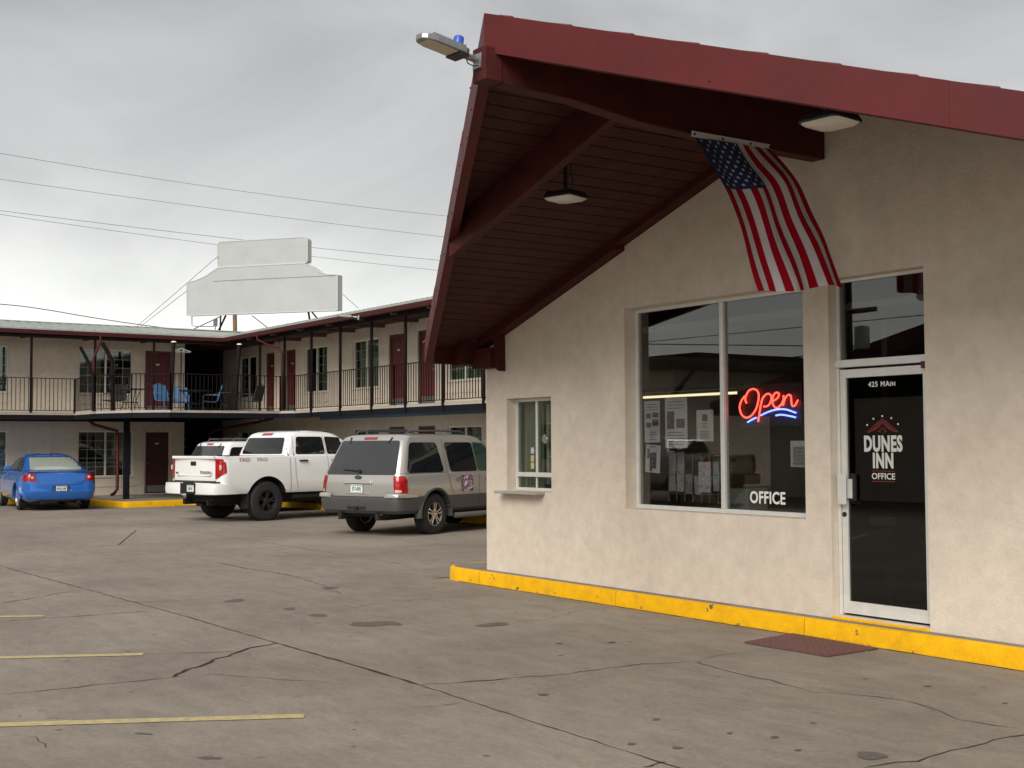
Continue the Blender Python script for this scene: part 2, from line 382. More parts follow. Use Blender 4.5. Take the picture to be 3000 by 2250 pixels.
for pts, w in (([(0, 590), (240, 570), (480, 552), (620, 530), (760, 515), (950, 507)], .014), ([(950, 507), (1040, 530), (1200, 570), (1420, 622), (1600, 635), (1760, 655)], .013),
               ([(1760, 655), (1900, 695), (1960, 730), (2100, 750), (2212, 765)], .010), ([(1600, 911), (1800, 885), (1900, 855), (2050, 815), (2150, 795), (2260, 780)], .02),
               ([(230, 356), (400, 345), (500, 315), (650, 297)], .009), ([(760, 911), (810, 897), (850, 889)], .02), ([(960, 500), (1080, 478), (1180, 466)], .006)):
    ribbon(g5(pts), w)
ribbon(g4([(1870, 213), (1905, 211), (1952, 208)]), .07, .01)
SZ = [.0022]
def stain(c, rx, ry, ang=0, m_=None):
    SZ[0] += .0001
    q = MB(); n = 26; ph = [random.uniform(0, 6.3) for _ in range(3)]; v = []
    for k in range(n):
        a = 2*pi*k/n; r = 1+.14*sin(2*a+ph[0])+.09*sin(3*a+ph[1])+.06*sin(5*a+ph[2])
        x, y = rx*r*cos(a), ry*r*sin(a); v.append(q.bm.verts.new((c[0]+x*cos(ang)-y*sin(ang), c[1]+x*sin(ang)+y*cos(ang), SZ[0])))
    q.bm.faces.new(v); tag(q.build('oil_stain', m_ or M['stain']), kind='structure')
for (x, y), a, b_ in (((1375, 373), .09, .1), ((1590, 412), .12, .2), ((1660, 405), .09, .16), ((1712, 413), .05, .07), ((1425, 255), .12, .1), ((905, 990), .03, .06), ((1015, 310), .12, .1), ((620, 885), .02, .05), ((1250, 345), .08, .06)):
    stain(g4([(x, y)])[0], a, b_, -.9)
for (x, y), a in (((190, 365), .11), ((1630, 865), .07), ((1262, 795), .022), ((715, 820), .022), ((890, 835), .024), ((380, 632), .03), ((1845, 600), .02), ((810, 727), .02), ((2140, 665), .014), ((1350, 845), .016), ((440, 437), .02), ((1090, 780), .016), ((640, 433), .03)):
    stain(g5([(x, y)])[0], a, a*1.3)
rs = random.Random(11); q = MB()
for k in range(170):
    x, y = rs.uniform(-26, -2.5), rs.uniform(1.2, 7.9); r = rs.choice((.006, .009, .013, .02)); n = 7; z = .0012+k*.000004
    q.bm.faces.new([q.bm.verts.new((x+r*rs.uniform(.5, 1.2)*cos(2*pi*i/n), y+r*1.3*rs.uniform(.5, 1.2)*sin(2*pi*i/n), z)) for i in range(n)])
tag(q.build('tar_spots', M['stain'], recalc=False), kind='structure')
q = MB()
for k in range(260):
    x, y = rs.uniform(-22, -2.5), rs.uniform(1.0, 7.95); y = 8.06-abs(rs.gauss(0, .25))-.02 if k % 3 == 0 else y; r = rs.choice((.003, .004, .006)); a = rs.uniform(0, 3)
    q.hexa([(x+cx_*r*cos(a)-cy_*r*sin(a), y+cx_*r*sin(a)+cy_*r*cos(a), zz) for zz in (.0, r*1.1) for cx_, cy_ in ((-1, -.8), (1, -.7), (.8, 1), (-1, .7))])
tag(q.build('grit', M['conc'], recalc=False), kind='stuff', label='fine grit scattered on the lot and along the kerb', cat='grit')
# sidewalks and kerbs
YC, YW = 8.06, 8.26
def kerb_poly(front, back, name_front='kerb', m_top=None, inset=.13):
    pass
def arc(cx, cy, r, a0, a1, n=8): return [(cx+r*cos(a0+(a1-a0)*k/n), cy+r*sin(a0+(a1-a0)*k/n)) for k in range(n+1)]
# office sidewalk: rounded at its far left end
outer = [(0, YC)]
for x in (-2.2, -4.4, -6.6, -8.8, -11): outer.append((x, YC))
outer += arc(-12.78, YC+.42, .42, -pi/2, -pi, 8)+[(-13.20, 22)]
ribbon([(-12.7, YC-.012), (-9, YC-.012), (-5, YC-.010), (-2, YC-.01)], .030, .012)
def inset_line(pts, d):
    P = [Vector(p) for p in pts]; o = []
    for i, p in enumerate(P):
        t_ = (P[min(i+1, len(P)-1)]-P[max(i-1, 0)]).normalized(); n = Vector((t_.y, -t_.x)); o.append(p+n*d)
    return o
def kerb(outer, d, h=.15, seams=3, parent=None, wob=.004):
    "kerb stones between joints, each a part; the paint covers face and top edge"
    inn = inset_line(outer, d); segs = []
    P = [Vector(p) for p in outer]
    # resample along outer
    cum = [0]
    for i in range(1, len(P)): cum.append(cum[-1]+(P[i]-P[i-1]).length)
    L = cum[-1]; n = max(1, int(L/2.4)); cuts = [L*k/n for k in range(n+1)]
    def atl(s, arr):
        for i in range(1, len(cum)):
            if s <= cum[i]+1e-9: return Vector(arr[i-1]).lerp(Vector(arr[i]), (s-cum[i-1])/max(1e-9, cum[i]-cum[i-1]))
        return Vector(arr[-1])
    for k in range(n):
        s0, s1 = cuts[k]+.004, cuts[k+1]-.004; ns = 14; rings = []
        for j in range(ns+1):
            s = s0+(s1-s0)*j/ns; a = atl(s, P); b = atl(s, inn); v = (b-a).normalized(); wz = random.uniform(-wob, wob); wx = random.uniform(-wob, wob)
            a2 = a+v*wx; r = .018
            rings.append([(*(a2-v*.006), -.05), (*(a2), h-r+wz), (*(a2+v*r*.35), h-r*.3+wz), (*(a2+v*r), h+wz), (*b, h+.002), (*b, -.05)])
        tag(MB().quadring(rings).build('kerb_stone', M['yellow'], parent, smooth=35))
sw = tag(empty('sidewalk', (0, 0, 0)), 'narrow raised sidewalk with yellow painted kerb along the front of the office', 'sidewalk'); sw['kind'] = 'structure'
kerb(outer, .055, parent=sw)
inn = [tuple(p) for p in inset_line(outer, .059)]
MB().prism([p for p in inn]+[(0, 22)], -.05, .147).build('walk_slab', M['conc'], sw)
# motel sidewalk, in front of both wings
so = [(-37.5, -6), (-37.5, 10.15), (-37.2, 10.36), (-34.8, 10.42), (-33.35, 10.60), (-33.0, 10.75), (-33.12, 11.6), (-33.3, 12.6), (-33.0, 13.6), (-31.6, 14.05), (-29.7, 14.2), (-10, 14.2)]
so_r = list(reversed(so))
sw2 = tag(empty('sidewalk', (0, 0, 0)), 'yellow edged sidewalk that follows the two motel wings round their corner', 'sidewalk'); sw2['kind'] = 'structure'
sw['label'] = 'narrow sidewalk with yellow kerb at the foot of the office wall'
kerb(so_r, .14, h=.15, parent=sw2)
inn2 = [tuple(p) for p in inset_line(so_r, .144)]
MB().prism(inn2+[(-48, -6), (-48, 22), (-10, 22)], -.05, .146).build('walk_slab', M['conc'], sw2)
# ---------------------------------------------------------------- office building
XR, ZR, SL, KP, Y0, XE = -7.29, 4.60, .331, .51, 4.85, 5.45       # ridge x, ridge top z, slope, prow, tip y, half width of roof
YB = 20.0
zroof = lambda x: ZR-SL*abs(x-XR)
yrake = lambda x: Y0+KP*abs(x-XR)
OB = empty('office_building', (0, 0, 0), 'beige stucco motel office with red gabled prow roof and glass door', 'building')
XL, XRT = -12.40, -2.18
hole_w = rect(-9.88, -7.50, .95, 2.965); hole_d = rect(-7.22, -6.26, .17, 2.975); hole_s = rect(-11.98, -11.13, 1.075, 2.12)
wz = lambda x: 4.485-SL*abs(x-XR)
front = [(XL, -.02), (XRT, -.02), (XRT, wz(XRT)), (XR, wz(XR)), (XL, wz(XL))]
wall('front_wall', front, [hole_w, hole_d, hole_s], lambda u, z, d: (u, YW+d, z), .2, M['stucco'], OB)
MB().box(XL+.001, XL+.2, YW+.201, YB-.2, -.02, wz(XL)-.02).build('side_wall', M['stucco'], OB)
MB().box(XRT-.2, XRT-.001, YW+.201, YB-.2, -.02, wz(XRT)-.02).build('side_wall', M['stucco'], OB)
MB().box(XL, XRT, YB-.199, YB, -.02, 2.7).build('back_wall', M['stucco'], OB)
# inner room
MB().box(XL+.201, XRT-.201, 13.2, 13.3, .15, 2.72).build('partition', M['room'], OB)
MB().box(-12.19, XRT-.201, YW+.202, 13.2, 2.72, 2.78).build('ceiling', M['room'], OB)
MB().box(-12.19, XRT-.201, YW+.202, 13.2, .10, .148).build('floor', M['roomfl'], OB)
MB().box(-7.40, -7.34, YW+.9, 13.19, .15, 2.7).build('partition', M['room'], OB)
# roof: metal sheet with ribs, each slope a part
for s in (-1, 1):
    q = MB(); n = 20
    xs = [XR+s*(XE+.02)*k/n for k in range(n+1)]
    top = [(x, yrake(x)+.03, zroof(x)-.02) for x in xs]+[(x, YB+.4, zroof(x)-.02) for x in reversed(xs)]
    bot = [(x, y, z-.03) for x, y, z in top]
    q.quadring([bot, top]); o = q.build('roof_slope', M['roofred'], OB)
    q = MB(); y = Y0+.12
    while y < YB:
        xs0 = XR+s*.03; xr = XR+s*(XE+.02)
        xa = XR+s*max(0.03, min(XE, (y-Y0)/KP-.07)) if y < yrake(XR+s*XE) else xr
        r = .026
        q.quadring([[(x, y-.03, zroof(x)-.006), (x, y-.014, zroof(x)-.006+r), (x, y+.014, zroof(x)-.006+r), (x, y+.03, zroof(x)-.006)] for x in (xs0, xa)]); y += .205
    q.build('roof_rib', M['roofred'], OB)['kind'] = 'stuff'
# rake fascias: metal clad, in sheets with small laps and screws
for s in (-1, 1):
    dx = XE/4; th = .085
    nrm = Vector((-s*KP, 1, 0)).normalized()          # towards the inside
    for k in range(4):
        a, b = XR+s*(dx*k+.002), XR+s*(dx*(k+1)+(.03 if k < 3 else 0)); rings = []; off = -.0035*(k % 2)
        for x in [a+(b-a)*j/6 for j in range(7)]:
            w = random.uniform(-.002, .002)
            p0 = Vector((x, yrake(x), 0))+nrm*off; p1 = p0+nrm*th
            zt, zb = zroof(x)+.010, zroof(x)-.265
            rings.append([(p0.x, p0.y+w, zb), (p0.x, p0.y+w, zb+.13), (p0.x, p0.y, zt), (p1.x, p1.y, zroof(p1.x)-.02), (p1.x, p1.y, zb+.004)])
        MB().quadring(rings).build('rake_fascia', M['red'], OB, smooth=30)
    q = MB()
    for k in (range(14) if s < 0 else (3, 8)):
        x = XR+s*(.35+k*.37); p = Vector((x, yrake(x), 0))-nrm*.004
        for dz in (.05, .22): q.lathe([(0, -.006), (.008, -.004), (.009, 0), (0, 0)], 6, 'Y', (p.x+random.uniform(-.03, .03), p.y, zroof(x)-dz))
    q.build('fascia_screws', M['redwood'], OB)['kind'] = 'stuff'
    # eave fascia and rafter tail at the wall
    xe = XR+s*XE; ye = yrake(xe)
    MB().box(xe, xe-s*.05, ye+.10, YB+.4, zroof(xe)-.25, zroof(xe)-.052).build('eave_fascia', M['redwood'], OB)
    xw = XL if s < 0 else XRT
    q = MB(); a = [(xw+s*.052, -.36), (xe-s*.06, -.30), (xe-s*.06, -.083), (xw+s*.052, -.083)]
    q.quadring([[(x, yy, zroof(x)+d) for x, d in a] for yy in (YW-.30, YW-.16)]).build('rafter_tail', M['redwood'], OB)
    MB().box(xw-s*.30, xw+s*.05, YW-.155, YW-.004, zroof(xw)-.43, zroof(xw)-.197).build('corner_block', M['redwood'], OB, bevel=.004)
    MB().hexa([(xw-s*.40, YW-.10, zroof(xw)-.47), (xw-s*.304, YW-.10, zroof(xw)-.42), (xw-s*.304, YW-.004, zroof(xw)-.42), (xw-s*.40, YW-.004, zroof(xw)-.47),
               (xw-s*.40, YW-.10, zroof(xw)-.07), (xw-s*.304, YW-.10, zroof(xw)-.10), (xw-s*.304, YW-.004, zroof(xw)-.10), (xw-s*.40, YW-.004, zroof(xw)-.07)]).build('corner_block', M['redwood'], OB)
    # soffit boards, tongue and groove, laid along y
    bw = .152; k = 0; x = .075
    while x < XE-.10:
        a, b = XR+s*(x+.007), XR+s*(x+bw-.007); g_ = random.uniform(0, .002); ya, yb = yrake(a)+.10, yrake(b)+.10
        zt = lambda X: zroof(X)-.078-g_
        MB().hexa([(a, ya, zt(a)), (b, yb, zt(b)), (b, YW-.002, zt(b)), (a, YW-.002, zt(a)), (a, ya, zt(a)+.01), (b, yb, zt(b)+.01), (b, YW-.002, zt(b)+.01), (a, YW-.002, zt(a)+.01)]).build('soffit_board', M['board'], OB)
        x += bw
    # deck above the boards, closing the grooves
    q = MB(); xs = [XR+s*(.0+XE-.05)*k/6 for k in range(7)]
    ring = [(x, yrake(x)+.09, zroof(x)-.066) for x in xs]+[(x, YW-.003, zroof(x)-.066) for x in reversed(xs)]
    q.quadring([ring, [(x, y, z+.01) for x, y, z in ring]]).build('roof_deck', M['dark'], OB)
    # outrigger rafter below the boards, on the left slope only
    q = MB(); xa, xb = XR+s*.072, XR+s*2.62; yy = 6.20
    q.quadring([[(x, yy, zroof(x)-.40), (x, yy+.085, zroof(x)-.40), (x, yy+.085, zroof(x)-.0815), (x, yy, zroof(x)-.0815)] for x in (xa, xb)])
    if s < 0: q.build('outrigger_rafter', M['redwood'], OB)
    # ledger on the wall
    q = MB(); xa, xb = XR+s*.072, XR+s*5.105
    q.quadring([[(x, YW-.14, zroof(x)-.150), (x, YW-.003, zroof(x)-.150), (x, YW-.003, zroof(x)-.0815), (x, YW-.14, zroof(x)-.0815)] for x in (xa, xb)]).build('wall_ledger', M['redwood'], OB)
    q = MB(); xa, xb = XR+s*2.57, XR+s*5.10
    q.quadring([[(x, YW-.145, zroof(x)-.195), (x, YW-.004, zroof(x)-.195), (x, YW-.004, zroof(x)-.1505), (x, YW-.145, zroof(x)-.1505)] for x in (xa, xb)]).build('wall_ledger', M['redwood'], OB)
# ridge beam
q = MB()
q.quadring([[(XR-.07, y, zb), (XR+.07, y, zb), (XR+.07, y, zt), (XR-.07, y, zt)] for y, zb, zt in ((4.96, 4.115, 4.49), (5.6, 4.09, 4.49), (6.2, 4.02, 4.49), (6.9, 3.99, 4.49), (8.25, 3.99, 4.49))])
q.build('ridge_beam', M['redwood'], OB, bevel=.006)
MB().box(XR-.078, XR+.078, 4.80, 4.958, 4.115, 4.36).build('beam_end_block', M['redwood'], OB, bevel=.012)
# ---- small sliding window
def frame(mb, x0, x1, z0, z1, y0, y1, t):
    mb.box(x0, x0+t, y0, y1, z0, z1); mb.box(x1-t, x1, y0, y1, z0, z1); mb.box(x0+t+.0004, x1-t-.0004, y0+.001, y1-.001, z0, z0+t); mb.box(x0+t+.0004, x1-t-.0004, y0+.001, y1-.001, z1-t, z1)
    return mb
yg = YW+.14
sw_ = frame(MB(), -11.978, -11.132, 1.077, 2.118, yg-.02, yg+.03, .035)
sw_.box(-11.942, -11.168, yg-.035, yg+.028, 1.235, 1.285); sw_.box(-11.60, -11.565, yg-.01, yg+.02, 1.286, 2.082); sw_.box(-11.60, -11.58, yg-.01, yg+.02, 1.113, 1.234)
wsm = sw_.build('service_window', M['alu'], OB, bevel=.003)
for a, b, c, d in ((-11.942, -11.601, 1.286, 2.082), (-11.564, -11.168, 1.286, 2.082), (-11.942, -11.601, 1.113, 1.234), (-11.579, -11.168, 1.113, 1.234)):
    MB().box(a, b, yg, yg+.005, c, d).build('pane', M['glass_mot'], wsm)
def curtain(name, m_, parent, x0, x1, z0, z1, y, amp=.02, per=.11, axis='X'):
    q = MB(); n = max(8, int((x1-x0)/per*8)); rows = []
    for z in (z0, z1):
        rows.append([q.bm.verts.new(((x0+(x1-x0)*k/n), y+amp*sin(2*pi*k/8+.3*sin(k*.7)), z) if axis == 'X' else (y-amp*sin(2*pi*k/8+.3*sin(k*.7)), x0+(x1-x0)*k/n, z)) for k in range(n+1)])
    for k in range(n): q.bm.faces.new((rows[0][k], rows[0][k+1], rows[1][k+1], rows[1][k]))
    return q.build(name, m_, parent, smooth=60)
M['curt2'] = mat('beige_curtain', (.33, .32, .26), .9, 0, .15, 4)
curtain('curtain', M['curt2'], wsm, -11.95, -11.59, 1.10, 2.10, yg+.09, .018, .07)
MB().box(-11.54, -11.50, yg+.10, yg+.14, 1.15, 2.05).box(-11.29, -11.22, yg+.10, yg+.14, 1.15, 2.05).box(-11.50, -11.29, yg+.10, yg+.13, 1.82, 1.85).box(-11.50, -11.29, yg+.10, yg+.13, 1.45, 1.47).build('inner_sash', mat('cream_sash', (.62, .57, .45), .6), wsm)
MB().lathe([(0, -.01), (.045, -.01), (.052, 0), (.045, .01), (0, .01)], 20, 'Y', (-11.43, yg-.004, 1.66)).build('speak_through_vent', M['chrome'], wsm, smooth=40)
for k, (z, c) in enumerate(((1.53, (.55, .56, .62)), (1.44, (.6, .45, .2)), (1.36, (.55, .52, .25)))):
    MB().box(-11.70, -11.64, yg-.004, yg-.001, z-.035, z+.035).build('sticker', mat('sticker_print', c, .6, 0, .5, 60), wsm)
MB().box(-12.06, -11.25, YW-.13, YW+.11, 1.045, 1.073).build('service_shelf', mat('shelf_grey', (.33, .31, .27), .7), OB, bevel=.006)
# ---- big window
yg = YW+.16
q = frame(MB(), -9.878, -7.502, .952, 2.963, yg-.025, yg+.035, .04)
q.box(-8.655, -8.605, yg-.03, yg+.03, .993, 2.922)
bw_ = q.build('display_window', M['alu'], OB, bevel=.003)
MB().box(-9.838, -8.656, yg, yg+.006, .993, 2.922).build('pane', M['glass_off'], bw_)
MB().box(-8.604, -7.542, yg, yg+.006, .993, 2.922).build('pane', M['glass_off'], bw_)
text('OFFICE', 'window_lettering', M['letter'], bw_, .15, (-8.095, yg-.003, 1.105), (1, 0, 0), (0, 0, 1), bold=.0035, sx=.86, spacing=1.06)
# ---- door and transom
yd = YW+.11
q = frame(MB(), -7.218, -6.262, 2.23, 2.972, yd-.02, yd+.03, .03)
tr_ = q.build('transom', M['alu'], OB, bevel=.003)
MB().box(-7.187, -6.293, yd, yd+.006, 2.261, 2.941).build('pane', M['glass_off'], tr_)
MB().box(-7.218, -7.187, yd-.03, yd+.05, .172, 2.228).box(-6.293, -6.262, yd-.03, yd+.05, .172, 2.228).box(-7.218, -6.262, yd-.045, yd+.049, 2.2285, 2.29).build('door_frame', M['alu'], OB, bevel=.003)
q = MB(); x0, x1 = -7.182, -6.298
q.box(x0, x0+.055, yd-.02, yd+.025, .19, 2.21); q.box(x1-.055, x1, yd-.02, yd+.025, .19, 2.21)
q.box(x0+.0555, x1-.0555, yd-.019, yd+.024, .19, .29); q.box(x0+.0555, x1-.0555, yd-.019, yd+.024, 2.14, 2.21)
dr = q.build('door', M['alu'], OB, bevel=.003)
M['glass_door'] = glassmat('dark_door_glass', (.35, .35, .34), ior=1.5, boost=1.5)
MB().box(x0+.056, x1-.056, yd, yd+.006, .291, 2.139).build('pane', M['glass_door'], dr)
MB().box(x0+.002, x1-.002, yd-.026, yd-.0205, .192, .235).build('door_sweep', M['alu'], dr)
q = MB()
q.box(-7.175, -7.168, yd-.075, yd-.02, 1.10, 1.335); q.box(-7.175, -7.085, yd-.085, yd-.0755, 1.09, 1.345); q.box(-7.12, -7.06, yd-.045, yd-.0195, 1.14, 1.30)
q.build('door_handle', M['alu'], dr, bevel=.003)
MB().box(-7.08, -7.03, yd-.03, yd-.012, 1.12, 1.34).build('handle_plate', M['black'], dr)
MB().lathe([(0, -.012), (.018, -.012), (.022, 0), (0, 0)], 16, 'Y', (-7.155, yd-.0205, 1.005)).build('lock', M['black'], dr)
MB().box(x0+.056, x1-.056, yd+.035, yd+.06, 1.13, 1.16).build('push_bar', M['galv'], dr)
MB().box(-6.33, -6.27, yd-.07, yd-.045, 2.18, 2.235).build('door_closer_bracket', mat('rusty_bracket', (.08, .02, .015), .7), OB)
cx = -6.765
X_ = (1, 0, 0); Z_ = (0, 0, 1); yt = yd-.003
L_ = []
text('425 MAIN', 'door_lettering', M['letter'], dr, .060, (cx, yt, 2.075), X_, Z_, bold=.0006, sx=1.02, caps=(5, 8), spacing=1.12)
text('DUNES', 'door_lettering', M['letter2'], dr, .172, (cx, yt, 1.585), X_, Z_, bold=.0075, sx=.66, spacing=1.1)
text('INN', 'door_lettering', M['letter2'], dr, .165, (cx, yt, 1.448), X_, Z_, bold=.0075, sx=.66, spacing=1.12)
text('OFFICE', 'door_lettering', M['letter2'], dr, .07, (cx, yt, 1.325), X_, Z_, bold=.001, sx=1.05)
q = MB(); q.box(cx-.115, cx+.115, yt-.001, yt+.001, 1.368, 1.372); q.box(cx-.115, cx+.115, yt-.001, yt+.001, 1.284, 1.288)
q.build('red_rule', M['redvinyl'], dr)
q = MB()
def vseg(a, b, w=.0045): q.bar((cx+a[0], yt, a[1]), (cx+b[0], yt, b[1]), w, .002, up=(0, 1, 0))
for s in (-1, 1):                                                   # dune / mountain emblem drawn in thin strokes
    vseg((s*.155, 1.685), (s*.06, 1.755)); vseg((s*.135, 1.685), (s*.05, 1.745)); vseg((s*.155, 1.685), (s*.11, 1.69)); vseg((s*.11, 1.69), (s*.03, 1.745))
    vseg((s*.06, 1.755), (0, 1.79), .006); vseg((s*.05, 1.745), (0, 1.772), .005); vseg((s*.04, 1.69), (0, 1.72)); vseg((s*.04, 1.69), (s*.012, 1.685)); vseg((s*.03, 1.745), (s*.0, 1.76)); vseg((s*.09, 1.70), (s*.02, 1.735), .005)
q.build('emblem', M['redvinyl'], dr)
q = MB()
for dx, z in ((-.155, 1.745), (-.09, 1.795), (0, 1.815), (.09, 1.797), (.155, 1.748)):
    q.lathe([(0, -.001), (.0075, -.001), (.0075, .001), (0, .001)], 10, 'Y', (cx+dx, yt, z))
q.build('emblem_stars', M['letter'], dr)
MB().box(-6.92, -6.66, yd+.01, yd+.013, .93, 1.0).build('mail_notice', mat('dim_notice', (.35, .35, .37), .7), dr)
MB().box(-7.22, -6.26, YW-.018, YW+.16, .10, .168).build('door_step', M['yellow'], OB, bevel=.01)
# ---- things inside the window
def poster(name, label, xa, xb, za, zb, y, marks, group=None, tilt=0, cat='poster', col=None):
    e = empty(name, ((xa+xb)/2, y, (za+zb)/2), label, cat, group); e.rotation_euler = (0, tilt, 0)
    w, h = (xb-xa)/2, (zb-za)/2
    MB().box(-w, w, 0, .003, -h, h).build('sheet', col or M['paper'], e)
    q = MB(); q2 = MB(); n2 = 0
    for (k, a, b, c, d) in marks:
        A = (-w+2*w*a, -w+2*w*b, -.003, -.001, h-2*h*d, h-2*h*c)
        if k == 'l':
            n = max(1, int((d-c)/.05))
            for i in range(n):
                z = h-2*h*(c+(d-c)*(i+.5)/n); q.box(-w+2*w*a+random.uniform(0, .1)*w, -w+2*w*b-random.uniform(0, .25)*w, -.003, -.001, z-.0028, z+.0028)
        else: q2.box(*A); n2 += 1
    q.build('print', M['ink'], e)
    if n2: q2.build('picture', M['pic'], e)
    return e
M['pic'] = mat('photo_print', (.16, .12, .13), .6, 0, .9, 26)
yp = yg+.03
poster('notice', 'tall white notice with four small pictures, leftmost in the office window', -9.80, -9.57, 1.61, 2.03, yp, [('l', .1, .9, .06, .24), ('p', .12, .42, .30, .42), ('p', .52, .92, .28, .40), ('p', .12, .42, .52, .64), ('p', .52, .92, .44, .60), ('l', .3, .8, .72, .95)], 'notices taped inside the window', cat='notice')
poster('notice', 'largest white notice in the office window, with two pictures side by side', -9.49, -9.17, 1.555, 2.05, yp, [('l', .1, .9, .05, .24), ('p', .10, .42, .27, .62), ('p', .52, .88, .42, .60), ('l', .1, .9, .66, .95)], 'notices taped inside the window', cat='notice')
poster('notice', 'small white flyer with one purple picture, left of the window mullion', -9.04, -8.81, 1.62, 1.92, yp, [('p', .36, .66, .14, .36), ('l', .3, .7, .40, .58), ('l', .2, .8, .65, .92)], 'notices taped inside the window', cat='notice')
poster('notice', 'tilted white poster with dark silhouettes of people, low at the left of the office window', -9.79, -9.57, 1.31, 1.59, yp, [('l', .2, .7, .05, .10), ('p', .30, .48, .30, .95), ('p', .5, .75, .28, .85), ('p', .12, .26, .15, .5)], 'notices taped inside the window', tilt=.06, cat='notice')
poster('notice', 'white text-only notice at the right edge of the office window', -7.84, -7.60, 1.39, 1.62, yp, [('l', .1, .95, .22, .95)], 'notices taped inside the window', cat='notice')
rack = empty('brochure_rack', (-9.25, yg+.26, 1.0), 'wire brochure rack full of leaflets behind the office window', 'brochure rack')
q = MB()
for z in (.10, .28, .46):
    q.tube([(-.45, 0, z), (.38, 0, z)], .005, 5); q.tube([(-.45, .12, z+.1), (.38, .12, z+.1)], .005, 5)
for k in range(8): q.tube([(-.45+k*.118, 0, .02), (-.45+k*.118, 0, .5)], .004, 5)
q.build('wire_frame', M['galv'], rack)
for k, (x, z, w, h, c) in enumerate(((-.38, .12, .10, .2, (.42, .40, .38)), (-.26, .12, .10, .2, (.5, .47, .45)), (-.14, .10, .10, .2, (.25, .25, .28)), (-.38, .32, .1, .2, (.4, .4, .42)), (-.26, .32, .1, .2, (.5, .5, .5)), (.08, .12, .17, .3, (.62, .6, .64)), (.24, .14, .08, .28, (.38, .40, .46)), (-.02, .10, .10, .18, (.35, .35, .35)))):
    MB().box(x-w/2, x+w/2, -.02+.002*k, -.012+.002*k, z, z+h).build('leaflet', mat('leaflet_print', c, .6, 0, .5, 40), rack)
dx_ = on('Y', 9.7, 2240, 1400).x
ds = empty('desk', (dx_, 9.7, .15), 'pale office desk with papers on it behind the right window pane', 'desk')
MB().box(-.55, .75, -.35, .35, .72, .76).build('desk_top', M['wood'], ds)
for sx in (-.5, .7):
    for sy in (-.3, .3): MB().box(sx-.025, sx+.025, sy-.025, sy+.025, 0, .719).build('leg', M['galv'], ds)
bx = empty('storage_cabinet', (on('Y', 10.9, 2110, 1350).x, 10.9, .15), 'brown wooden cabinet standing in the dim office behind the glass', 'cabinet')
MB().box(-.45, .45, -.25, .25, 0, 1.35).build('carcass', M['wood'], bx); MB().box(-.43, -.01, -.27, -.251, .05, 1.3).build('cabinet_door', M['wood'], bx); MB().box(.01, .43, -.27, -.251, .05, 1.3).build('cabinet_door', M['wood'], bx)
pr = empty('printer', (dx_-.2, 9.6, .911), 'white printer on the office desk behind the right window pane', 'printer')
MB().box(-.2, .2, -.15, .15, 0, .22).build('casing', M['white'], pr, bevel=.015); MB().box(-.14, .14, -.25, -.151, .06, .075).build('paper_tray', M['paper'], pr)
a = on('Y', 10.2, 1886, 1153); b = on('Y', 10.2, 2163, 1163)
ft = empty('fluorescent_lamp', ((a.x+b.x)/2, 10.2, (a.z+b.z)/2), 'long lit fluorescent tube seen through the office window', 'lamp')
h = (b.x-a.x)/2
MB().tube([(-h, 0, 0), (h, 0, 0)], .015, 10).build('tube', emat('warm_tube_light', (1, .86, .5), .75), ft, smooth=60)
MB().box(-h-.05, h+.05, -.04, .04, .05, .10).box(-h-.06, -h-.003, -.02, .02, -.03, .049).box(h+.003, h+.06, -.02, .02, -.03, .049).build('fixture', M['room'], ft)
# neon sign
ns = empty('neon_sign', (0, yg+.05, 0), 'lit red neon script reading Open with blue neon waves, in the office window', 'neon sign')
def n6(pts): return [(lambda p: (p.x, 0, p.z))(on('Y', yg+.05, 1850+x*.23056, 1150+y*.23056)) for x, y in pts]
def smoothpath(P, n=6):
    P = [Vector(p) for p in P]; o = []
    for i in range(len(P)-1):
        p0 = P[max(i-1, 0)]; p1 = P[i]; p2 = P[i+1]; p3 = P[min(i+2, len(P)-1)]
        for k in range(n):
            t = k/n; o.append(.5*((2*p1)+(p2-p0)*t+(2*p0-5*p1+4*p2-p3)*t*t+(3*p1-p0-3*p2+p3)*t**3))
    o.append(P[-1]); return o
nr = emat('red_neon', (1, .05, .03), 3.6); nb = emat('blue_neon', (.09, .16, 1), 3.8)
for pts in ([(1462, 135), (1445, 85), (1462, 25), (1500, -30), (1560, -45), (1605, -10), (1618, 60), (1590, 190), (1530, 285), (1455, 320), (1395, 270), (1375, 180), (1400, 100), (1440, 45)],
            [(1610, 372), (1625, 270), (1655, 110), (1690, 40), (1740, 15), (1775, 45), (1770, 115), (1730, 170), (1680, 178)],
            [(1795, 110), (1850, 75), (1875, 25), (1850, 0), (1810, 25), (1790, 100), (1805, 165), (1850, 195), (1905, 150)],
            [(1905, 150), (1935, 75), (1930, 40), (1940, 100), (1922, 165), (1950, 80), (1990, 30), (2025, 45), (2030, 110), (2045, 170), (2080, 160), (2115, 95)]):
    MB().tube(smoothpath(n6(pts)), .0075, 8).build('red_tube', nr, ns, smooth=60)
for pts in ([(1475, 378), (1530, 345), (1585, 320)], [(1645, 290), (1740, 245), (1850, 215), (1960, 215), (2090, 258)], [(1835, 292), (1900, 282), (1980, 292), (2085, 315)]):
    MB().tube(smoothpath(n6(pts)), .0075, 8).build('blue_tube', nb, ns, smooth=60)
c_ = n6([(1340, -90), (2150, 420)])
MB().box(c_[0][0], c_[1][0], .02, .026, c_[1][2], c_[0][2]).build('backing_board', M['black'], ns)
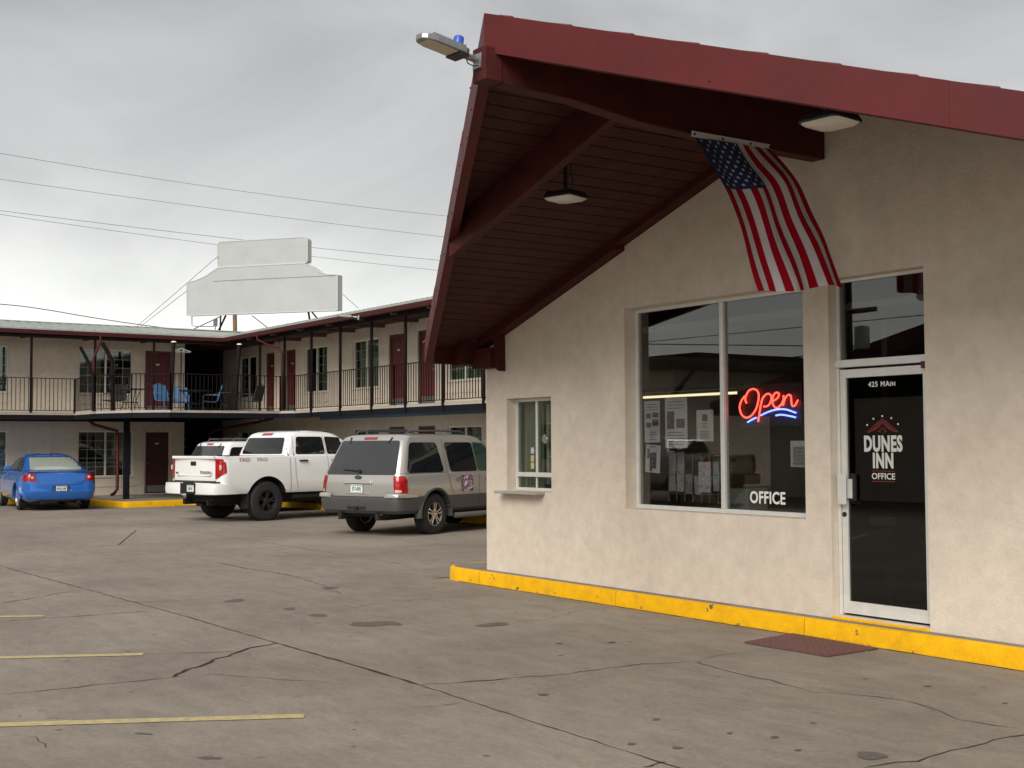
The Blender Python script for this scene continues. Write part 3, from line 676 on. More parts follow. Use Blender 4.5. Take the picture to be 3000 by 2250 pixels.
# ---- lamps on the office
fl = empty('floodlight', (XR, 4.798, 4.255), 'grey LED floodlight with blue photocell on the tip of the office ridge beam', 'floodlight', sc=.84)
fl.rotation_euler = (radians(-7), 0, radians(6))
q = MB()   # local: -y outward
head = [(-.085, -.16), (.085, -.16), (.10, -.20), (.10, -.50), (.075, -.58), (.04, -.615), (-.04, -.615), (-.075, -.58), (-.10, -.50), (-.10, -.20)]
MB().prism(head, -.012, .038).build('housing', M['galv'], fl, bevel=.008)
q = MB()
for k in range(13): q.box(-.085, .085, -.52+k*.026, -.512+k*.026, .0385, .062)
q.build('cooling_fins', M['galv'], fl)
MB().prism([(-.08, -.27), (.08, -.27), (.08, -.50), (.06, -.57), (-.06, -.57), (-.08, -.50)], -.018, -.0125).build('lens', M['lens2'], fl)
MB().prism([(-.09, -.165), (.09, -.165), (.092, -.265), (-.092, -.265)], -.03, -.0125).build('driver_cover', M['black'], fl)
MB().lathe([(0, .03), (.042, .03), (.042, .135), (.035, .145), (0, .147)], 20, 'Z', (0, -.22, 0)).build('photocell', M['bluecap'], fl, smooth=40)
MB().tube([(0, -.17, .01), (0, -.03, .01)], .028, 12).box(-.05, .05, -.012, .03, -.06, .07).build('bracket', M['galv'], fl, smooth=40)
MB().tube([(.02, -.14, -.02), (.02, -.12, -.055), (.02, -.06, -.06), (.02, -.01, -.04)], .005, 6).build('cable', M['black'], fl)
def canopy_lamp(p, stem, label, rz=0):
    e = empty('canopy_lamp', p, label, 'lamp', 'square lamps hanging under the office roof', rz=rz); h = .15
    rr = lambda h, c, z: [(h-c, -h, z), (h, -h+c, z), (h, h-c, z), (h-c, h, z), (-h+c, h, z), (-h, h-c, z), (-h, -h+c, z), (-h+c, -h, z)]
    MB().quadring([rr(h*.99, .02, 0), rr(h, .02, .012), rr(h*.86, .02, .055), rr(h*.5, .02, .062)]).build('housing', M['black'], e)
    MB().quadring([rr(h*.96, .03, -.001), rr(h*.85, .04, -.018), rr(h*.5, .03, -.030)]).build('diffuser', M['lens'], e, smooth=50)
    MB().tube([(0, 0, .0625), (0, 0, stem)], .018, 10).tube([(.03, .02, .0625), (.06, .03, .11), (.03, .02, stem)], .004, 6).build('stem', M['black'], e)
    return e
canopy_lamp((-8.69, 6.62, 3.72), .33, 'square canopy lamp on a short stem under the left roof slope', .3)
canopy_lamp((-5.42, 6.25, 3.635), .23, 'square canopy lamp beside the flag, under the right roof slope', .1)
# ---- flag
fg = empty('flag', (0, 0, 0), 'United States flag hung from a white header strip on the ridge beam', 'flag')
def n7(p, y): return on('Y', y, 1950+p[0]*.3315, 350+p[1]*.3315)
Lp = [(255, 160), (400, 420), (520, 620), (640, 950), (740, 1290), (800, 1535)]; Rp = [(935, 258), (1060, 400), (1210, 590), (1330, 870), (1450, 1120), (1600, 1468)]
Ly = [6.70, 6.80, 6.90, 7.0, 7.1, 7.17]; Ry = [7.60, 7.68, 7.76, 7.84, 7.93, 8.02]
Lc = smoothpath([n7(p, y) for p, y in zip(Lp, Ly)], 8); Rc = smoothpath([n7(p, y) for p, y in zip(Rp, Ry)], 8)
NR = len(Lc); NC = 52; NU = 40
def fpt(i, j):                                                      # i down the fly, j across the hoist (0 = left edge, 1 = right)
    t = j; p = Lc[i].lerp(Rc[i], t); s = i/(NR-1)
    return p+Vector((1, -.25, 0))*(.036*s**.6*sin(t*pi*5+1.1+.9*s)+.016*sin(t*17+s*6)*s+.010*sin(s*13+t*5))+Vector((0, 0, 1))*(.012*s*sin(t*9+1))
q = MB(); gridv = [[q.bm.verts.new(fpt(i, j/NC)) for j in range(NC+1)] for i in range(NR)]
cn = 7/13; ui = int(round(.40*(NR-1)))
for i in range(NR-1):
    for j in range(NC):
        c = (j+.5)/NC; stripe = int(c*13); red = stripe % 2 == 0
        mi = 2 if (i < ui and c < cn) else (0 if red else 1)
        q.bm.faces.new((gridv[i][j], gridv[i][j+1], gridv[i+1][j+1], gridv[i+1][j])).material_index = mi
FR = mat('flag_red', (.34, .004, .016), .9, 0, .12, 9, .6, 14, spec=.1); FWh = mat('flag_white', (.60, .57, .59), .9, 0, .08, 9, .6, 14, spec=.1); FB = mat('flag_blue', (.012, .028, .10), .8)
q.build('cloth', [FR, FWh, FB], fg, smooth=70)
def fuv(s, t):
    x = s*(NR-1); i = min(int(x), NR-2); return fpt(i, t).lerp(fpt(i+1, t), x-i)
rows = 11
for a in range(rows):
    nst = 5 if a % 2 == 0 else 4
    for b in range(nst):
        s = .40*(a+.9)/(rows+.8); t = cn*((b+.5)/5 if a % 2 == 0 else (b+1)/5)
        p = fuv(s, t); du = (fuv(s, t+.01)-p).normalized(); dv = (fuv(s-.01, t)-p).normalized(); n = du.cross(dv).normalized(); R_ = .019
        q = MB()
        v = [q.bm.verts.new(p+n*sg*.003+(du*cos(pi/2+k*pi/5)+dv*sin(pi/2+k*pi/5))*(R_ if k % 2 == 0 else R_*.42)) for sg in (1,) for k in range(10)]
        q.bm.faces.new(v)
        v = [q.bm.verts.new(p-n*.003+(du*cos(pi/2+k*pi/5)+dv*sin(pi/2+k*pi/5))*(R_ if k % 2 == 0 else R_*.42)) for k in range(10)]
        q.bm.faces.new(list(reversed(v))); q.build('star', FWh, fg, recalc=False)
hl = n7((232, 125), 6.68); hr = n7((938, 248), 7.62)
MB().bar(hl, hr, .006, .045).build('header_strip', M['letter2'], fg)
q = MB()
for t in (.03, .37, .72, .97):
    p = Vector(hl).lerp(Vector(hr), t); q.lathe([(0, .008), (.012, .004), (.012, -.01), (0, -.01)], 8, 'X', p)
q.build('grommets', M['black'], fg)
# ---- door mat
mt = empty('door_mat', (0, 0, 0), 'dark red diamond plate rubber mat at the kerb before the office door', 'door mat')
mp_ = [(-7.37, 7.38), (-6.53, 7.40), (-6.54, 7.99), (-7.46, 8.03)]
MB().prism(mp_, .004, .016).build('base', M['mat'], mt)
q = MB()
A, B, D = Vector(mp_[0]), Vector(mp_[1]), Vector(mp_[3])
for i in range(26):
    for j in range(18):
        c = A+(B-A)*((i+.5)/26)+(D-A)*((j+.5)/18); a = pi/4 if (i+j) % 2 else -pi/4
        d = Vector((cos(a), sin(a)))*.013; n = Vector((-d.y, d.x))*.28
        v = [q.bm.verts.new((*p, z)) for p, z in ((c-d, .0165), (c+n, .0165), (c+d, .0165), (c-n, .0165), )]; tpt = q.bm.verts.new((*c, .020))
        for k in range(4): q.bm.faces.new((v[k], v[(k+1) % 4], tpt))
q.build('diamond_tread', M['mat'], mt)['kind'] = 'stuff'

# ---------------------------------------------------------------- motel
XM, YM, ZF, ZE, PS = -38.0, 16.5, 2.54, 4.885, .119
MT = empty('motel_building', (XM, YM, 0), 'two storey beige motel wings with balcony, red doors and green-grey metal roof', 'building')
def mch(name, mb, m_, **k):
    o = mb.build(name, m_, None, **k); o.parent = MT; o.matrix_parent_inverse = Matrix.Translation((-XM, -YM, 0)); return o
def setp(o, par=None):
    o.parent = par or MT
    if o.parent == MT: o.matrix_parent_inverse = Matrix.Translation((-XM, -YM, 0))
    return o
ML = lambda u, z, d: (XM-d, u, z)          # left wing wall, seen from +X; u = y
MR = lambda u, z, d: (u, YM+d, z)          # right wing wall, seen from -Y; u = x
WL_up = [(3.6, 5.2), (7.3, 8.92), (10.9, 12.5)]; WL_lo = [(3.6, 5.2), (7.3, 8.92), (10.9, 12.53)]
DL = [(12.88, 13.70), (5.9, 6.72)]
UZ = (3.15, 4.48); LZ = (.70, 2.05); DZU = (2.56, 4.50); DZL = (.148, 2.07)
holesL = [rect(a, b, *UZ) for a, b in WL_up]+[rect(a, b, *LZ) for a, b in WL_lo]+[rect(a, b, *z) for a, b in DL for z in (DZU, DZL)]
setp(wall('wing_wall', rect(-6, 14.12, -.02, 4.98), holesL, ML, .12, M['stucco2']))
mch('wing_wall', MB().box(-48, -38.001, -6.2, -6.0, -.02, 5), M['stucco2'])
mch('wing_wall', MB().box(-46, -38.122, 13.98, 14.118, -.02, 4.9), M['stucco2'])
WR = [(-39.45, -38.05), (-34.52, -33.02), (-31.46, -29.97), (-26.48, -24.98), (-23.4, -21.9), (-18.4, -16.9)]
DR = [(-37.30, -36.65), (-35.82, -35.12), (-29.42, -28.58), (-27.92, -27.07), (-21.4, -20.55), (-19.9, -19.05)]
holesR = [rect(a, b, *z) for a, b in WR for z in (UZ, LZ)]+[rect(a, b, *z) for a, b in DR for z in (DZU, DZL)]
setp(wall('wing_wall', rect(-40.8, -10, -.02, 4.98), holesR, MR, .12, M['stucco2']))
mch('wing_wall', MB().box(-10.2, -10, 16.621, 26, -.02, 5), M['stucco2'])
# dark stair passage between the wings
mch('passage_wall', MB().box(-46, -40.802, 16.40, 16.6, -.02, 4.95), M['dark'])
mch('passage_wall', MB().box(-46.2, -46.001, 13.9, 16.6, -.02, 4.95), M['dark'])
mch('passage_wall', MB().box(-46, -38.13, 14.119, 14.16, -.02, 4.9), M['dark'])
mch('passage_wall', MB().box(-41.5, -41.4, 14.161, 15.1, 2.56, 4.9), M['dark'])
mch('passage_door', MB().box(-41.45, -40.9, 16.35, 16.399, 2.56, 4.45), M['black'])
for k in range(9):
    mch('stair_tread', MB().box(-41.6+k*.26, -41.35+k*.26, 14.3, 15.25, 2.28-k*.25, 2.33-k*.25), M['conc'])
mch('stair_stringer', MB().bar((-41.6, 15.28, 2.45), (-39.2, 15.28, .2), .05, .22), M['steel'])
# ---- windows and doors
def win(mp, u0, u1, z0, z1, nx, nz, curt=True, cm=None, half='both'):
    d = .075; q = MB()
    def bx_(a, b, c, e, d0, d1): 
        P = [mp(a, c, d0), mp(b, e, d1)]; q.box(P[0][0], P[1][0], P[0][1], P[1][1], P[0][2], P[1][2])
    t = .035; um = (u0+u1)/2
    bx_(u0, u0+t, z0, z1, d-.03, d+.02); bx_(u1-t, u1, z0, z1, d-.03, d+.02); bx_(u0+t, u1-t, z0, z0+t, d-.029, d+.019); bx_(u0+t, u1-t, z1-t, z1, d-.029, d+.019)
    bx_(um-.025, um+.025, z0+t, z1-t, d-.035, d+.018)
    w = q.build('window', M['white'], None); setp(w)
    for si, (a, b) in enumerate(((u0+t, um-.025), (um+.025, u1-t))):
        P = [mp(a, z0+t, d), mp(b, z1-t, d+.004)]
        o = MB().box(P[0][0], P[1][0], P[0][1], P[1][1], P[0][2], P[1][2]).build('pane', M['glass_mot'], w); 
        q = MB()
        if half == 'both' or (half == 'left') == (si == 0):
            for k in range(1, nx):
                x = a+(b-a)*k/nx; P = [mp(x-.005, z0+t, d-.008), mp(x+.005, z1-t, d-.001)]; q.box(P[0][0], P[1][0], P[0][1], P[1][1], P[0][2], P[1][2])
            for k in range(1, nz):
                z = z0+t+(z1-z0-2*t)*k/nz; P = [mp(a, z-.005, d-.0085), mp(b, z+.005, d-.0015)]; q.box(P[0][0], P[1][0], P[0][1], P[1][1], P[0][2], P[1][2])
            q.build('glazing_bars', M['bars'], w)
    if curt:
        axis = 'X' if mp is MR else 'Y'
        c0, c1 = {'all': (u0, u1), 'left': (u0, um+.02), 'mid': (u0, u0+.45*(u1-u0)), 'right': (um, u1)}[curt if isinstance(curt, str) else 'all']
        P = mp(0, 0, .22); curtain('curtain', cm or M['curtain'], w, c0, c1, z0-.02, z1+.02, P[1] if mp is MR else P[0], .025, .13, axis)
    P = [mp(u0-.08, z0-.30, -.02), mp(u1+.08, z0-.26, -.001)]
    setp(MB().box(P[0][0], P[1][0], P[0][1], P[1][1], P[0][2], P[1][2]).build('sill_band', M['stucco2'], None))
    P = [mp(u0-.04, z0-.035, -.03), mp(u1+.04, z0-.001, .03)]
    setp(MB().box(P[0][0], P[1][0], P[0][1], P[1][1], P[0][2], P[1][2]).build('sill', M['stucco2'], None))
    P = [mp(u0-.2, z0-.3, .9), mp(u1+.2, z1+.2, .95)]
    return w
M['bars'] = mat('grey_glazing_bar', (.42, .44, .42), .5)
cols = [M['curtain'], mat('olive_curtain', (.36, .36, .22), .9, 0, .2, 3), mat('grey_curtain', (.28, .30, .29), .9, 0, .2, 3)]
for i, (a, b) in enumerate(WL_up): win(ML, a, b, *UZ, 3, 5, ['all', 'all', 'mid'][i], cols[[0, 0, 1][i]])
for i, (a, b) in enumerate(WL_lo): win(ML, a, b, *LZ, 3, 5, ['all', 'all', False][i], cols[2])
for i, (a, b) in enumerate(WR):
    win(MR, a, b, *UZ, 2, 5, [False, 'right', 'all', 'all', 'all', 'all'][i], cols[[2, 1, 0, 0, 1, 2][i]], half=['left', 'right', 'left', 'both', 'left', 'right'][i]); win(MR, a, b, *LZ, 2, 5, [False, 'mid', 'right', 'right', 'all', 'all'][i], cols[i % 3], half=['left', 'right', 'left', 'right', 'left', 'right'][i])
# dim room shells behind the openings
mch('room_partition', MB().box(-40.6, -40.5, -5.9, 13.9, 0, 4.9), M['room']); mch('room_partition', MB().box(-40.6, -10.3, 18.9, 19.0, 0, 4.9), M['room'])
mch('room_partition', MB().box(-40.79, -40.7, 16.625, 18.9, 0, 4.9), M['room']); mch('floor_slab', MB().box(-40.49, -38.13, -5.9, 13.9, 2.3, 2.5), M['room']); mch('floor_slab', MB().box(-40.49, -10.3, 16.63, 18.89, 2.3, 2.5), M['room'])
def door(mp, u0, u1, z0, z1, m_, knob_right=False, upper=True):
    q = MB()
    def b2(mb, a, b, c, e, d0, d1):
        P = [mp(a, c, d0), mp(b, e, d1)]; return mb.box(P[0][0], P[1][0], P[0][1], P[1][1], P[0][2], P[1][2])
    fr = MB()
    for a, b, c, e in ((u0, u0+.05, z0, z1), (u1-.05, u1, z0, z1), (u0+.05, u1-.05, z1-.05, z1)): b2(fr, a, b, c, e, .03, .118)
    b2(fr, u0+.05, u1-.05, z0, z0+.02, .02, .11); setp(fr.build('door_frame', M['stucco2'] if not upper else M['trimbr'], None))
    dr = setp(b2(MB(), u0+.052, u1-.052, z0+.021, z1-.052, .075, .11).build('door', m_, None))
    w = u1-u0-.104; ux = u0+.052
    for (a, b, c, e) in ((.14, .46, .08, .30), (.54, .86, .08, .30), (.14, .46, .36, .62), (.54, .86, .36, .62), (.14, .46, .68, .93), (.54, .86, .68, .93)):
        b2(MB(), ux+w*a, ux+w*b, z0+(z1-z0)*c, z0+(z1-z0)*e, .068, .0745).build('door_panel', m_, dr, bevel=.006)
    um = (u0+u1)/2
    b2(MB(), um-.06, um+.06, z0+1.50, z0+1.55, .060, .067).build('room_number', M['letter2'], dr)
    b2(MB(), ux+.05, ux+w-.05, z0+.06, z0+.26, .064, .0675).build('kick_plate', M['galv'], dr)
    k = ux+w-.07 if knob_right else ux+.07; P = mp(k, z0+.93, .045)
    MB().lathe([(0, -.03), (.028, -.02), (.03, 0), (.02, .02), (0, .03)], 12, 'Y' if mp is MR else 'X', P).build('knob', M['galv'], dr, smooth=60)
M['trimbr'] = mat('brown_door_trim', (.10, .07, .055), .6)
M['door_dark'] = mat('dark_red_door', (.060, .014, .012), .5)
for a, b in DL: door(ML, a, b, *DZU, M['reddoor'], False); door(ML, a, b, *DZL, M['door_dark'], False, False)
for i, (a, b) in enumerate(DR): door(MR, a, b, *DZU, M['reddoor'], i % 2 == 1); door(MR, a, b, *DZL, M['reddoor'], i % 2 == 1)
# ---- gallery deck
deck = [(-36.5, -6), (-36.5, 10.37), (-34.5, 10.37), (-33.15, 10.9), (-32.52, 11.7), (-32.4, 14.75), (-31.9, 15.0), (-10, 15.0)]
back = [(-10, 16.49), (-40.6, 16.39), (-44, 16.35), (-44, 14.2), (-37.99, 14.13), (-37.99, -6)]
mch('gallery_deck', MB().prism(deck+back, 2.48, 2.545), mat('deck_concrete', (.42, .38, .32), .85, 0, .2, 3))
def inset_poly(d): return [tuple(p) for p in inset_line([Vector(p) for p in deck], d)]
ip = inset_poly(-.03)
for k in range(len(deck)-1):
    a, b = Vector(ip[k]), Vector(ip[k+1])
    mch('deck_edge_beam', MB().bar((*a, 2.41), (*b, 2.41), .06, .135), M['steel'] if k < 1 else M['navy'])
ip2 = inset_poly(-.35)
mch('deck_ceiling', MB().prism([tuple(p) for p in inset_poly(-.07)]+back, 2.44, 2.478), M['navy'])
mch('deck_joist', MB().bar((-31.5, 15.55, 2.36), (-10, 15.55, 2.36), .06, .14), M['blueceil'])
mch('deck_joist', MB().bar((-37.0, -6, 2.37), (-37.0, 14, 2.37), .06, .12), M['navy'])
# ---- railings
rl = deck[1:]; n_b = 0
def railing(a, b):
    a = Vector(a); b = Vector(b); L = (b-a).length; d = (b-a)/L
    off = Vector((d.y, -d.x)); 
    q = MB(); q.bar((*a, 3.50), (*b, 3.50), .035, .02); q.bar((*a, 2.60), (*b, 2.60), .03, .018)
    
    for p in (a, b): q.bar((p.x, p.y, 2.545), (p.x, p.y, 3.51), .028)
    r = q.build('railing', M['steel'], None); setp(r)
    q = MB(); n = max(1, int(round(L/.113)))
    for k in range(n+1):
        p = a.lerp(b, k/n); j = random.uniform(-.004, .004); q.bar((p.x+j, p.y, 2.605), (p.x+random.uniform(-.006, .006), p.y, 3.49), .016)
    o = q.build('balusters', M['steel'], r); o['kind'] = 'stuff'
ip3 = inset_poly(.03)
seq = [ip3[0]]+[ip3[k] for k in range(1, len(ip3))]
railing((-36.47, -6), (-36.47, 2)); railing((-36.47, 2), (-36.47, 10.34))
for k in range(1, len(ip3)-1):
    a, b = Vector(ip3[k]), Vector(ip3[k+1]); n = max(1, round((b-a).length/6))
    for j in range(n): railing(a.lerp(b, j/n), a.lerp(b, (j+1)/n))
# ---- posts
for y in (-1.4, .36, 2.1, 3.9, 5.64, 7.4, 9.17, 10.92, 12.63): mch('gallery_post', MB().box(-36.53, -36.47, y-.03, y+.03, 2.546, 4.80), M['steel'])
for x in (-34.30, -32.62, -30.93, -29.25, -27.58, -25.92, -24.25, -22.6, -20.9, -19.2, -17.5): mch('gallery_post', MB().box(x-.03, x+.03, 14.96, 15.02, 2.35, 4.80), M['steel'])
mch('deck_column', MB().box(-34.97, -34.83, 11.26, 11.40, .147, 2.44), M['navy'])
# ---- roofs
XEV, YEV = -36.38, 14.68
def zr_l(x): return ZE+PS*(XEV-x)
q = MB(); q.quadring([[(XEV, y, ZE), (-42.3, y, ZE+PS*5.92), (-48.2, y, ZE), (-48.2, y, ZE-.04), (-42.3, y, ZE+PS*5.92-.04), (XEV, y, ZE-.04)] for y in (-6.6, 20.6)]); mch('metal_roof', q, M['roof'])
q = MB(); q.quadring([[(x, YEV, ZE+.004), (x, 20.6, ZE+PS*5.92+.004), (x, 26.5, ZE), (x, 26.5, ZE-.045), (x, 20.6, ZE+PS*5.92-.045), (x, YEV, ZE-.038)] for x in (-42.3, -9.4)]); mch('metal_roof', q, M['roof'])
q = MB(); y = -6.4
while y < YEV+.2:
    q.bar((XEV+.005, y, ZE+.012), (-42.25, y, ZE+PS*5.9+.012), .03, .022); y += .32
mch('roof_rib', q, M['roof'])['kind'] = 'stuff'
q = MB(); x = XEV+.2
while x < -9.5:
    q.bar((x, YEV-.005, ZE+.016), (x, 20.5, ZE+PS*5.9+.016), .03, .022); x += .23
mch('roof_rib', q, M['roof'])['kind'] = 'stuff'
mch('ridge_cap', MB().bar((-42.3, -6.6, ZE+PS*5.92+.02), (-42.3, 20.7, ZE+PS*5.92+.02), .3, .03), M['roof'])
# gutters and soffit
M['gut'] = mat('dark_red_gutter', (.055, .010, .010), .6, 0, .2, 3, spec=.2)
gut = [(0, 0), (.0, -.10), (.025, -.125), (.10, -.125), (.10, -.03), (.085, 0)]
q = MB(); q.quadring([[(XEV-.01+dx-.085, y, ZE-.03+dz) for dx, dz in gut] for y in (-6.6, YEV+.0)]); mch('gutter', q, M['gut'])
q = MB(); q.quadring([[(x, YEV+.085-dx+.005, ZE-.03+dz) for dx, dz in gut] for x in (XEV-.08, -9.4)]); mch('gutter', q, M['gut'])
mch('soffit', MB().hexa([(XEV-.09, -6.5, ZE-.15), (XM-.01, -6.5, ZE-.095), (XM-.01, 16.4, ZE-.095), (XEV-.09, 16.4, ZE-.15), (XEV-.09, -6.5, ZE-.10), (XM-.01, -6.5, ZE+.05), (XM-.01, 16.4, ZE+.05), (XEV-.09, 16.4, ZE-.10)]), M['redwood'])
mch('soffit', MB().hexa([(-44, YEV+.09, ZE-.145), (-9.5, YEV+.09, ZE-.145), (-9.5, YM-.01, ZE-.09), (-44, YM-.01, ZE-.09), (-44, YEV+.09, ZE-.10), (-9.5, YEV+.09, ZE-.10), (-9.5, YM-.01, ZE+.05), (-44, YM-.01, ZE+.05)]), M['redwood'])
for y in (0.4, 2.2, 4.0, 5.75, 7.5, 9.26, 11.04, 12.76): mch('rafter_end', MB().bar((XEV-.10, y, ZE-.155), (XM, y, ZE-.12), .07, .10), M['redwood'])
for x in (-34.77, -33.09, -31.34, -29.65, -27.9, -26.24, -24.57, -22.9, -21.2, -19.5, -17.8, -16.1, -14.4, -12.7, -11): mch('rafter_end', MB().bar((x, YEV+.10, ZE-.155), (x, YM, ZE-.12), .07, .10), M['trimbr'])
mch('post_header', MB().box(-36.545, -36.455, -6, 14.9, ZE-.255, ZE-.152), M['steel']); mch('post_header', MB().box(-36.4, -9.5, 14.945, 15.035, ZE-.255, ZE-.152), M['steel'])
# downspouts
DS = M['dspout'] = mat('red_downspout', (.065, .012, .010), .6, spec=.2)
mch('downspout', MB().tube([(-36.40, 11.04, 4.76), (-36.40, 11.04, 4.55), (-36.42, 10.95, 4.35), (-36.43, 10.86, 4.1), (-36.43, 10.86, 2.55)], .038, 8), DS, smooth=50)
a = on('X', -35.6, 275, 1224); pts = [(-36.0, a.y-.1, 2.40), (-35.6, a.y, 2.20), (-35.1, 11.13, 2.02), (-35.05, 11.13, 1.8), (-35.05, 11.13, .42), (-34.98, 11.02, .30), (-34.9, 10.93, .27)]
mch('downspout', MB().tube(pts, .045, 8), DS, smooth=50)
mch('downspout', MB().tube([(-33.8, YEV-.02, 4.76), (-33.75, YEV, 4.60), (-33.2, YEV+.1, 4.42), (-32.75, YEV+.2, 4.32), (-32.60, YEV+.22, 4.15), (-32.60, YEV+.22, 2.55)], .03, 8), M['gut'], smooth=50)
mch('downspout', MB().tube([(-33.2, 14.9, 2.36), (-34.5, 14.9, 2.25), (-36.6, 14.6, 2.08), (-36.9, 14.5, 1.95), (-36.9, 14.5, .2)], .045, 8), DS, smooth=50)
# jar shaped wall lights
def jar(x, z, label):
    e = empty('wall_light', (x, YM-.002, z), label, 'wall light', 'jar lamps on the motel wall')
    MB().lathe([(0, .09), (.06, .085), (.07, .02), (.06, 0), (0, 0)], 14, 'Z', (0, -.10, 0)).box(-.03, .03, -.06, 0, .02, .07).build('cap', M['black'], e, smooth=50)
    MB().lathe([(0, -.13), (.04, -.12), (.05, -.05), (.045, -.001), (0, -.001)], 14, 'Z', (0, -.10, 0)).build('jar', M['lens'], e, smooth=50)
for px, py, lb in ((811, 1000, 'jar lamp on the upper wall between the two narrow red doors near the corner'), (1199, 942, 'jar lamp on the upper wall between the two right hand red doors'), (1199, 1211, 'black capped jar lamp on the lower wall above the silver SUV')):
    p = on('Y', YM-.1, px, py); jar(p.x, p.z, lb)
p = on('Y', YEV-.1, 1040, 938)
e2 = copy_tree(fl); e2.location = (p.x, YEV-.01, 4.72); e2.rotation_euler = (radians(-5), 0, radians(-35)); e2['label'] = 'grey LED floodlight on the eave of the motel right wing'
for c in list(e2.children):
    if c.name.startswith('photocell'): bpy.data.objects.remove(c)
# ---- things on the gallery
def chair(label, loc, rz, m_, group, sc=.92):
    e = empty('metal_chair', loc, label, 'chair', group, rz, sc)          # faces +x
    q = MB()
    prof = [(.26, .40), (.0, .37), (-.14, .37), (-.20, .40)]
    MB().quadring([[(x, -.25, z), (x, .25, z), (x, .25, z+.018), (x, -.25, z+.018)] for x, z in prof]).build('seat', m_, e, smooth=30)
    for k in range(5):
        y = -.21+k*.105
        MB().quadring([[(x-.012, y-.045, z), (x+.004, y-.045, z), (x+.004, y+.045, z), (x-.012, y+.045, z)] for x, z in ((-.20, .42), (-.25, .60), (-.30, .78), (-.33, .86+.02*(2-abs(k-2))))]).build('back_slat', m_, e, smooth=30)
    MB().tube([(-.20, -.26, .40), (-.27, -.26, .66), (-.34, -.24, .86), (-.36, 0, .93), (-.34, .24, .86), (-.27, .26, .66), (-.20, .26, .40)], .014, 6).build('back_frame', m_, e, smooth=60)
    for s in (-1, 1):
        MB().tube([(-.24, s*.27, .60), (.12, s*.29, .62), (.24, s*.29, .58), (.25, s*.28, .30), (.24, s*.28, .02), (.0, s*.28, .012), (-.30, s*.28, .012)], .015, 6).build('arm_and_leg', m_, e, smooth=60)
    return e
GB = 'blue metal chairs on the corner gallery'
p = on('X', -35.3, 492, 1200); chair('blue metal lawn chair facing the red upper door, left of the patio table', (-35.6, on('X', -35.6, 487, 1150).y, ZF+.006), radians(20), M['chair_blue'], GB)
chair('blue metal lawn chair seen from its side, right of the patio table', (-36.0, on('X', -36.0, 618, 1150).y, ZF+.006), radians(250), M['chair_blue'], GB)
chair('blue metal lawn chair behind the patio table, against the white wall end', (-37.0, on('X', -37.0, 527, 1150).y, ZF+.006), radians(-20), M['chair_blue'], GB)
chair('black metal patio chair at the right end of the corner gallery', (-35.2, on('X', -35.2, 738, 1150).y, ZF+.006), radians(215), M['black'], 'black metal patio chairs on the gallery')
chair('black metal patio chair behind the leaning posts at the left of the gallery', (-36.6, 11.5, ZF+.006), radians(-60), M['black'], 'black metal patio chairs on the gallery')
def table(label, loc, m_, r=.5, group=None):
    e = empty('patio_table', loc, label, 'table', group, 0, .92)
    MB().lathe([(0, .70), (r, .70), (r+.01, .715), (r, .73), (0, .73)], 28).build('table_top', m_, e, smooth=40)
    MB().lathe([(0, .3), (r*.6, .3), (r*.6, .315), (0, .315)], 20).build('shelf', m_, e, smooth=40)
    for k in range(4):
        a = pi/4+k*pi/2; MB().tube([(r*.8*cos(a), r*.8*sin(a), .70), (r*.45*cos(a), r*.45*sin(a), .35), (r*.85*cos(a), r*.85*sin(a), 0)], .014, 6).build('leg', m_, e, smooth=60)
    return e
table('round metal patio table between the blue chairs', (-35.8, on('X', -35.8, 572, 1150).y, ZF+.006), M['navy'], .5, 'patio tables')
table('black patio table behind the leaning posts at the left of the gallery', (-35.6, 11.65, ZF+.006), M['black'], .42, 'patio tables')
table('black patio table against the shaded wall right of the blue chairs', (-36.9, on('X', -36.9, 668, 1150).y, ZF+.006), M['black'], .42, 'patio tables')
um = empty('folded_parasol', (-35.9, 13.78, ZF+.006), 'thin pale parasol frame standing by the blue chairs', 'parasol frame')
p_ = on('X', -35.9, 531, 1003)
um.location = (-35.9, p_.y, ZF+.006)
MB().tube([(0, 0, 0), (0, 0, 1.90)], .018, 8).build('pole', M['steel'], um)
q = MB()
for k in range(8):
    a = k*pi/4; q.tube([(0, 0, 1.90), (.30*cos(a), .30*sin(a), 1.79)], .007, 5); b_ = (k+1)*pi/4
    q.tube([(.30*cos(a), .30*sin(a), 1.79), (.30*cos(b_), .30*sin(b_), 1.79)], .006, 5)
q.build('ribs', mat('pale_green_metal', (.30, .38, .36), .5), um)['kind'] = 'stuff'
MB().lathe([(0, 0), (.2, 0), (.2, .03), (.03, .07), (0, .07)], 16).build('base', M['black'], um)
# leaning posts on the deck
def lean(label, pts, r=.06, capm=None):
    o = empty('leaning_post', pts[0], label, 'post', 'leaning dark posts on the gallery edge'); b = Vector(pts[0])
    MB().tube([Vector(p)-b for p in pts], r, 8).build('shaft', M['steel'], o, smooth=50)
    if capm: MB().lathe([(0, .035), (.05, .03), (.075, 0), (0, 0)], 12, 'Z', Vector(pts[-1])-b).build('cap', capm, o, smooth=50)
P1 = lambda px, py, x: tuple(on('X', x, px, py))
lean('leaning dark post crossing the upper left wing window', [P1(274, 1203, -34.6), P1(272, 1100, -34.6), P1(256, 1055, -34.6), P1(235, 1016, -34.6)], .045)
lean('bent dark post right of the red downspout', [P1(330, 1203, -34.0), P1(329, 1060, -34.0), P1(315, 1030, -34.0), P1(299, 1003, -34.0)], .06)
lean('white capped leaning post in front of the red upper door', [P1(500, 1204, -32.9), P1(509, 1003, -32.9)], .055, M['letter'])
lean('white capped leaning post at the right end of the corner gallery', [P1(688, 1204, -32.8), P1(701, 1010, -32.8)], .06, M['letter'])

